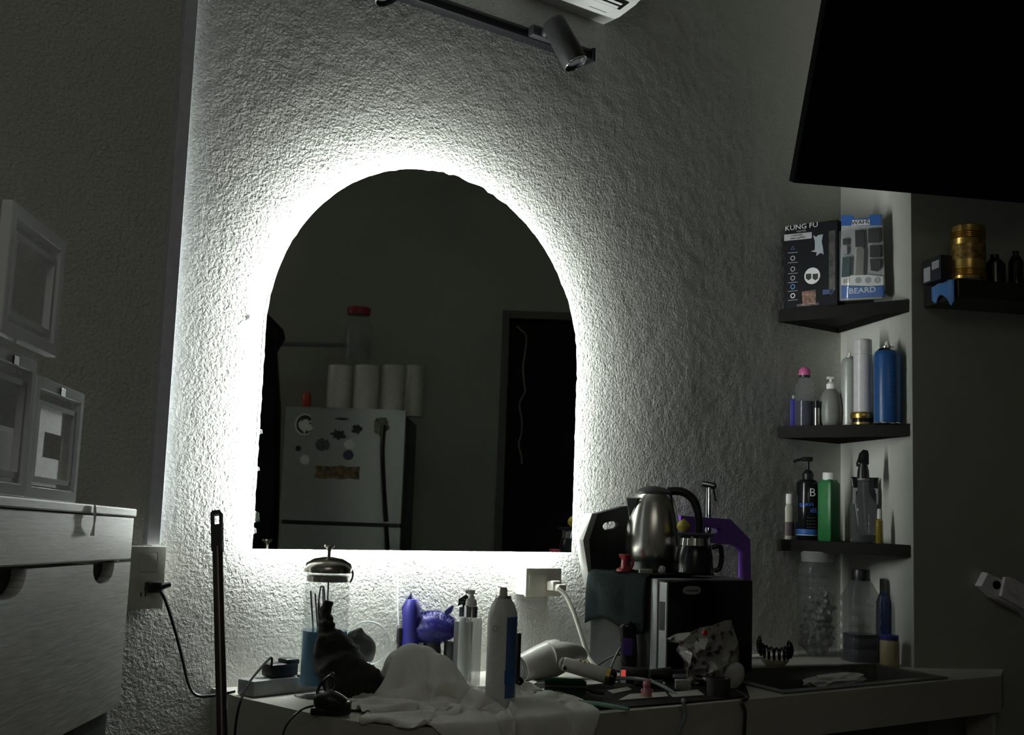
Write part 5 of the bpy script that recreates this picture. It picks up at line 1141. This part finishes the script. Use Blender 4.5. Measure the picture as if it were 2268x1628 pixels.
# loose black cables
cable('loose_cable', [C(1310, 1500, ZC+.006), up3(1330, 1470, C(1340, 1500)), up3(1372, 1450, C(1360, 1498)), up3(1405, 1462, C(1390, 1500)), C(1412, 1490, ZC+.006)], .0022, mat('dim_cord', (.08, .085, .08), .4), 'thin dark cable arched in front of the mini fridge')
cable('loose_cable', [C(1345, 1500, ZC+.006), up3(1368, 1445, C(1360, 1498)), up3(1395, 1412, C(1385, 1498)), up3(1430, 1414, C(1410, 1498)), up3(1452, 1440, C(1430, 1498)), C(1462, 1498, ZC+.006)], .0026, MATS['dim_cord'], 'taller loop of dark cable beside the upright clipper')
cable('loose_cable', [C(1630, 1530, ZC+.005), C(1655, 1545, ZC+.004), onY(1642, 1552, -.553), onY(1650, 1575, -.560), onY(1649, 1612, -.560), onY(1647, 1660, -.560)], .0034, blackp, 'black cable hanging over the counter front right of the black cup')
# dark gadgets
def gadget(px, py, L_, r_, ang, label, m=blackp, zup=0.0, nm='hair_clipper', cat='clipper'):
    P_g = C(px, py); s_ = sc(P_g); t_ = thing(nm, label, cat, (P_g[0], P_g[1], ZC+.004+zup), VYAW+ang)
    bm = B(); tube(bm, [(-L_*s_, 0, r_*s_), (-L_*.3*s_, 0, r_*1.05*s_), (L_*.4*s_, 0, r_*s_), (L_*.8*s_, 0, r_*1.1*s_)], [r_*.7*s_, r_*s_, r_*.85*s_, r_*.95*s_], 16); link('body', bm, m, t_, True)
    bm = B(); box(bm, L_*.78*s_, L_*s_, -r_*.9*s_, r_*.9*s_, r_*.5*s_, r_*1.6*s_, 2*s_)
    link('blade_head', bm, steel, t_, True)
    bm = B(); box(bm, -L_*.2*s_, L_*.15*s_, -3*s_, 3*s_, r_*1.9*s_, r_*2.12*s_, 1*s_); link('switch', bm, greyp, t_, True); return t_
gadget(1480, 1512, 46, 14, .25, 'black clipper lying left of the plastic bag')
gadget(1530, 1520, 40, 12, -.5, 'black clipper lying under the plastic bag, blade towards the cup')
gadget(1440, 1528, 34, 9, .1, 'small black trimmer lying just behind the pink bear', nm='trimmer', cat='trimmer')
P = C(1478, 1488); s = sc(P)
bm = B(); lathe(bm, [(0, 0), (14*s, 0), (26*s, 20*s), (30*s, 30*s), (28*s, 30*s), (12*s, 4*s), (0, 3*s)], 28, sx=1.1); tag(link('metal_bowl', bm, MATS['worn_chrome'], None, True, (P[0], P[1], ZC+.004)), 'small metal bowl behind the black clippers left of the bag', 'bowl')
P = C(1512, 1532); s = sc(P)
bm = B(); box(bm, -17*s, 17*s, -10*s, 10*s, 0, 22*s, 2*s); tag(link('small_box', bm, mat('grey_box', (.20, .20, .19), .6), None, True, (P[0], P[1], ZC+.0037), VYAW), 'small grey box between the pink bear and the black cup', 'box')
# plastic bag
P = C(1560, 1520); s = sc(P)
from mathutils.geometry import delaunay_2d_cdt
ctl = [(1479, 1417), (1497, 1403), (1530, 1396), (1552, 1386), (1575, 1382), (1600, 1372), (1615, 1371), (1622, 1390), (1630, 1420), (1637, 1450), (1634, 1485), (1622, 1512), (1590, 1512), (1560, 1508), (1535, 1512), (1518, 1500), (1515, 1462), (1498, 1440), (1505, 1422), (1535, 1425), (1560, 1410), (1585, 1400), (1570, 1440), (1600, 1430), (1545, 1455), (1580, 1475), (1605, 1465), (1555, 1485), (1610, 1410), (1530, 1445), (1594, 1445), (1540, 1410), (1618, 1445), (1590, 1490), (1568, 1460)]
rr = random.Random(12)
for i in range(60):
    a = rr.random(); x_ = 1510+a*122; y_ = rr.uniform(1392+ (0 if a > .5 else 24), 1508); ctl.append((x_, y_))
vv = [Vector(c_) for c_ in ctl]; res = delaunay_2d_cdt(vv, [], [[i for i in range(19)]], 1, 1e-4)
bm = B(); vs = []
for v_ in res[0]:
    q_ = up3(v_.x, v_.y, P)-P; q_ = np.array(Matrix.Rotation(-VYAW, 3, 'Z'))@q_
    edge = 1.0
    q_[1] += -.045+.05*noise.noise(Vector((v_.x*.03, v_.y*.03, 0)))+rr.uniform(-.008, .008)+.0009*abs(v_.x-1565)*.6
    vs.append(bm.verts.new(q_))
for f_ in res[2]: 
    try: bm.faces.new([vs[i] for i in f_])
    except Exception: pass
bmesh.ops.recalc_face_normals(bm, faces=bm.faces[:])
# back layer so the bag is a volume
ge = bmesh.ops.duplicate(bm, geom=bm.faces[:]+bm.verts[:]+bm.edges[:])
for g_ in ge['geom']:
    if isinstance(g_, bmesh.types.BMVert): g_.co.y = -.004-.2*g_.co.y+.01*noise.noise(g_.co*40); g_.co.z *= .97
bagm = mat('bag_film', (.30, .29, .28), .28, alpha=.85, var=.0, spec=.7)
nt = bagm.node_tree; b_ = nt.nodes['Principled BSDF']; tcn = nt.nodes.new('ShaderNodeTexCoord'); vo_ = nt.nodes.new('ShaderNodeTexVoronoi'); vo_.inputs['Scale'].default_value = 55
rp = nt.nodes.new('ShaderNodeValToRGB'); rp.color_ramp.elements[0].position = .28; rp.color_ramp.elements[1].position = .42; rp.color_ramp.elements[0].color = (.10, .05, .07, 1); rp.color_ramp.elements[1].color = (.36, .35, .33, 1)
nt.links.new(tcn.outputs['Object'], vo_.inputs['Vector']); nt.links.new(vo_.outputs['Distance'], rp.inputs[0]); nt.links.new(rp.outputs[0], b_.inputs['Base Color'])
t = thing('plastic_bag', 'crumpled printed plastic bag in front of the mini fridge', 'bag', P, VYAW); o = link('bag_film', bm, bagm, t, False); md = o.modifiers.new('s', 'SOLIDIFY'); md.thickness = .0008
bm = B(); q_ = np.array(Matrix.Rotation(-VYAW, 3, 'Z'))@(up3(1552, 1396, P)-P); blob(bm, (q_[0], q_[1]-.055, q_[2]), (6*s, 3*s, 7*s), 2, .1); link('red_print', bm, red, t, True)
bm = B(); q1 = np.array(Matrix.Rotation(-VYAW, 3, 'Z'))@(up3(1600, 1478, P)-P); q2_ = np.array(Matrix.Rotation(-VYAW, 3, 'Z'))@(up3(1618, 1428, P)-P); q1[1] -= .05; q2_[1] -= .05; tube(bm, [q1, (q1+q2_)/2+np.array([.004, 0, 0]), q2_], [.001, .004, .001], 8, flat=.3); link('film_fold', bm, clearp, t, True)
# spiral cord on cream dish
P = C(1716, 1476); s = sc(P)
t = thing('dish', 'cream dish under the coiled black cord right of the mini fridge', 'dish', P)
bm = B(); lathe(bm, [(0, 0), (18*s, 0), (30*s, 12*s), (31*s, 15*s), (28*s, 15*s), (16*s, 4*s), (0, 3*s)], 32); link('bowl', bm, mat('cream_dish', (.45, .42, .30), .4), t, True)
bm = B(); hp = []
for i in range(240):
    k_ = i/239; a = k_*2*PI*13; th_ = -.4+k_*(PI+1.2); cx_ = -34*s*math.cos(th_)*1.05; cz_ = 34*s+(-14*s)*math.sin(th_)+12*s*(1-k_)
    hp.append((P[0]+math.cos(VYAW)*cx_+math.sin(-VYAW)*math.cos(a)*8*s, P[1]+math.sin(VYAW)*cx_+math.cos(a)*8*s, ZC+cz_+math.sin(a)*13*s))
tube(bm, hp, 3.0*s, 6, sp=False); tag(link('coiled_cord', bm, blackg, None, True), 'coiled black telephone-style cord on the cream dish', 'cord')

# ------------------------------------------------------------------ jars under the shelves
P = shelf_line(1810, .03); s = sc((P[0], P[1], ZC)); q = (P[0], P[1], ZC)
t = thing('plastic_jar', 'big clear ribbed jar stuffed with film under the lowest shelf', 'jar', q, VYAW)
pr = [(0, 0), (42*s, 0), (44*s, 6*s)]
for i in range(9): pr += [(44*s, (14+i*19)*s), (41*s, (20+i*19)*s), (44*s, (26+i*19)*s)]
pr += [(38*s, 200*s), (34*s, 206*s), (34*s, 222*s), (0, 222*s)]
bm = B(); lathe(bm, pr, 36); link('jar_body', bm, clearp, t, True)
bm = B(); blob(bm, (0, 0, 45*s), (34*s, 30*s, 38*s), 4, .6, 3, 11); blob(bm, (6*s, 0, 105*s), (26*s, 24*s, 34*s), 4, .7, 3, 15); link('crumpled_film', bm, mat('pale_film', (.22, .22, .20), .3, alpha=.6, var=0), t, False)
bm = B(); lathe(bm, [(35*s, 206*s), (36*s, 226*s), (34*s, 229*s), (0, 229*s)], 32); link('lid', bm, frostp, t, True)
P = shelf_line(1906, .02); q = (P[0], P[1], ZC); s = sc(q)
t = thing('square_bottle', 'large square clear bottle with black cap under the shelves', 'bottle', q, VYAW+math.radians(10))
bm = B(); pr = [(0, 0), (36*s, 0), (37*s, 5*s)]
for i in range(5): pr += [(37*s, (20+i*24)*s), (34*s, (28+i*24)*s), (37*s, (36+i*24)*s)]
pr += [(37*s, 140*s), (22*s, 170*s), (18*s, 176*s), (18*s, 180*s), (0, 180*s)]
lathe(bm, pr, 40, sq=5); link('body', bm, mat('smoke_plastic', (.14, .145, .16), .1, alpha=.4, var=0, spec=.7), t, True)
bm = B(); lathe(bm, [(0, 1*s), (32*s, 2*s), (32*s, 60*s), (0, 61*s)], 40, sq=5); link('dark_liquid', bm, MATS['dark_liquid'], t, True)
bm = B(); lathe(bm, [(20*s, 176*s), (20*s, 198*s), (19*s, 200*s), (0, 200*s)], 32); link('cap', bm, blackp, t, True)
P = shelf_line(1956, .07); q = (P[0], P[1], ZC); s = sc(q)
pbottle('blue_bottle', 'slim dark blue bottle behind the square bottle under the shelves', 'bottle', q, 180, ([(0, 0), (15, 0), (16, 3), (16, 130), (8, 150), (0, 150)], mat('deep_blue_bottle', (.02, .04, .14), .3)), [('cap', [(8, 150), (8, 180), (0, 181)], mat('grey_cap', (.10, .11, .11), .4), {})], z=ZC)
P = shelf_line(1969, -.02); q = (P[0], P[1], ZC); s = sc(q)
pbottle('small_jar', 'short yellowish jar with a blue lid at the foot of the pillar', 'jar', q, 66, ([(0, 0), (20, 0), (21, 3), (21, 54), (19, 57), (0, 57)], mat('yellowish_jar', (.32, .26, .15), .4)), [('lid', [(20, 57), (20, 66), (18, 68), (0, 68)], mat('blue_lid', (.03, .04, .22), .4), {})], z=ZC)

# second-level parts: pieces that belong to a part of their thing
RULES = {'door': ('sticker', 'lettered_magnet', 'grip_recess', 'badge', 'door_edge'), 'barrel': ('lens', 'lens_ring'), 'lid': ('knob', 'lid_clasp'), 'collar': ('pump_head',),
         'body': ('small_print', 'label_line', 'label_band', 'lettering', 'dip_tube', 'violet_panel', 'label_patch', 'silver_band', 'print_patch'),
         'carton': ('lettering', 'print_strip', 'icon', 'icon_line', 'print_circle', 'print_blade', 'print_silhouette', 'print_photo', 'print_clipper', 'print_blue', 'print_panel', 'print_picture'),
         'backing_card': ('lettering', 'blue_header', 'brand_plate', 'white_band', 'blue_footer', 'print_disc'), 'frame': ('catch', 'inner_rim'), 'plate': ('lettering', 'round_hole'), 'face_plate': ('switch_rocker', 'socket_slots', 'socket_insert')}
base = lambda o: o.name.split('.')[0]
for root in [o for o in COL.objects if o.parent is None]:
    kids = list(root.children); names = {}
    for k_ in kids: names.setdefault(base(k_), k_)
    for par, subs in RULES.items():
        if par in names and names[par].location.length < 1e-9:
            for k_ in kids:
                if base(k_) in subs and k_ is not names[par] and k_.parent is root: k_.parent = names[par]
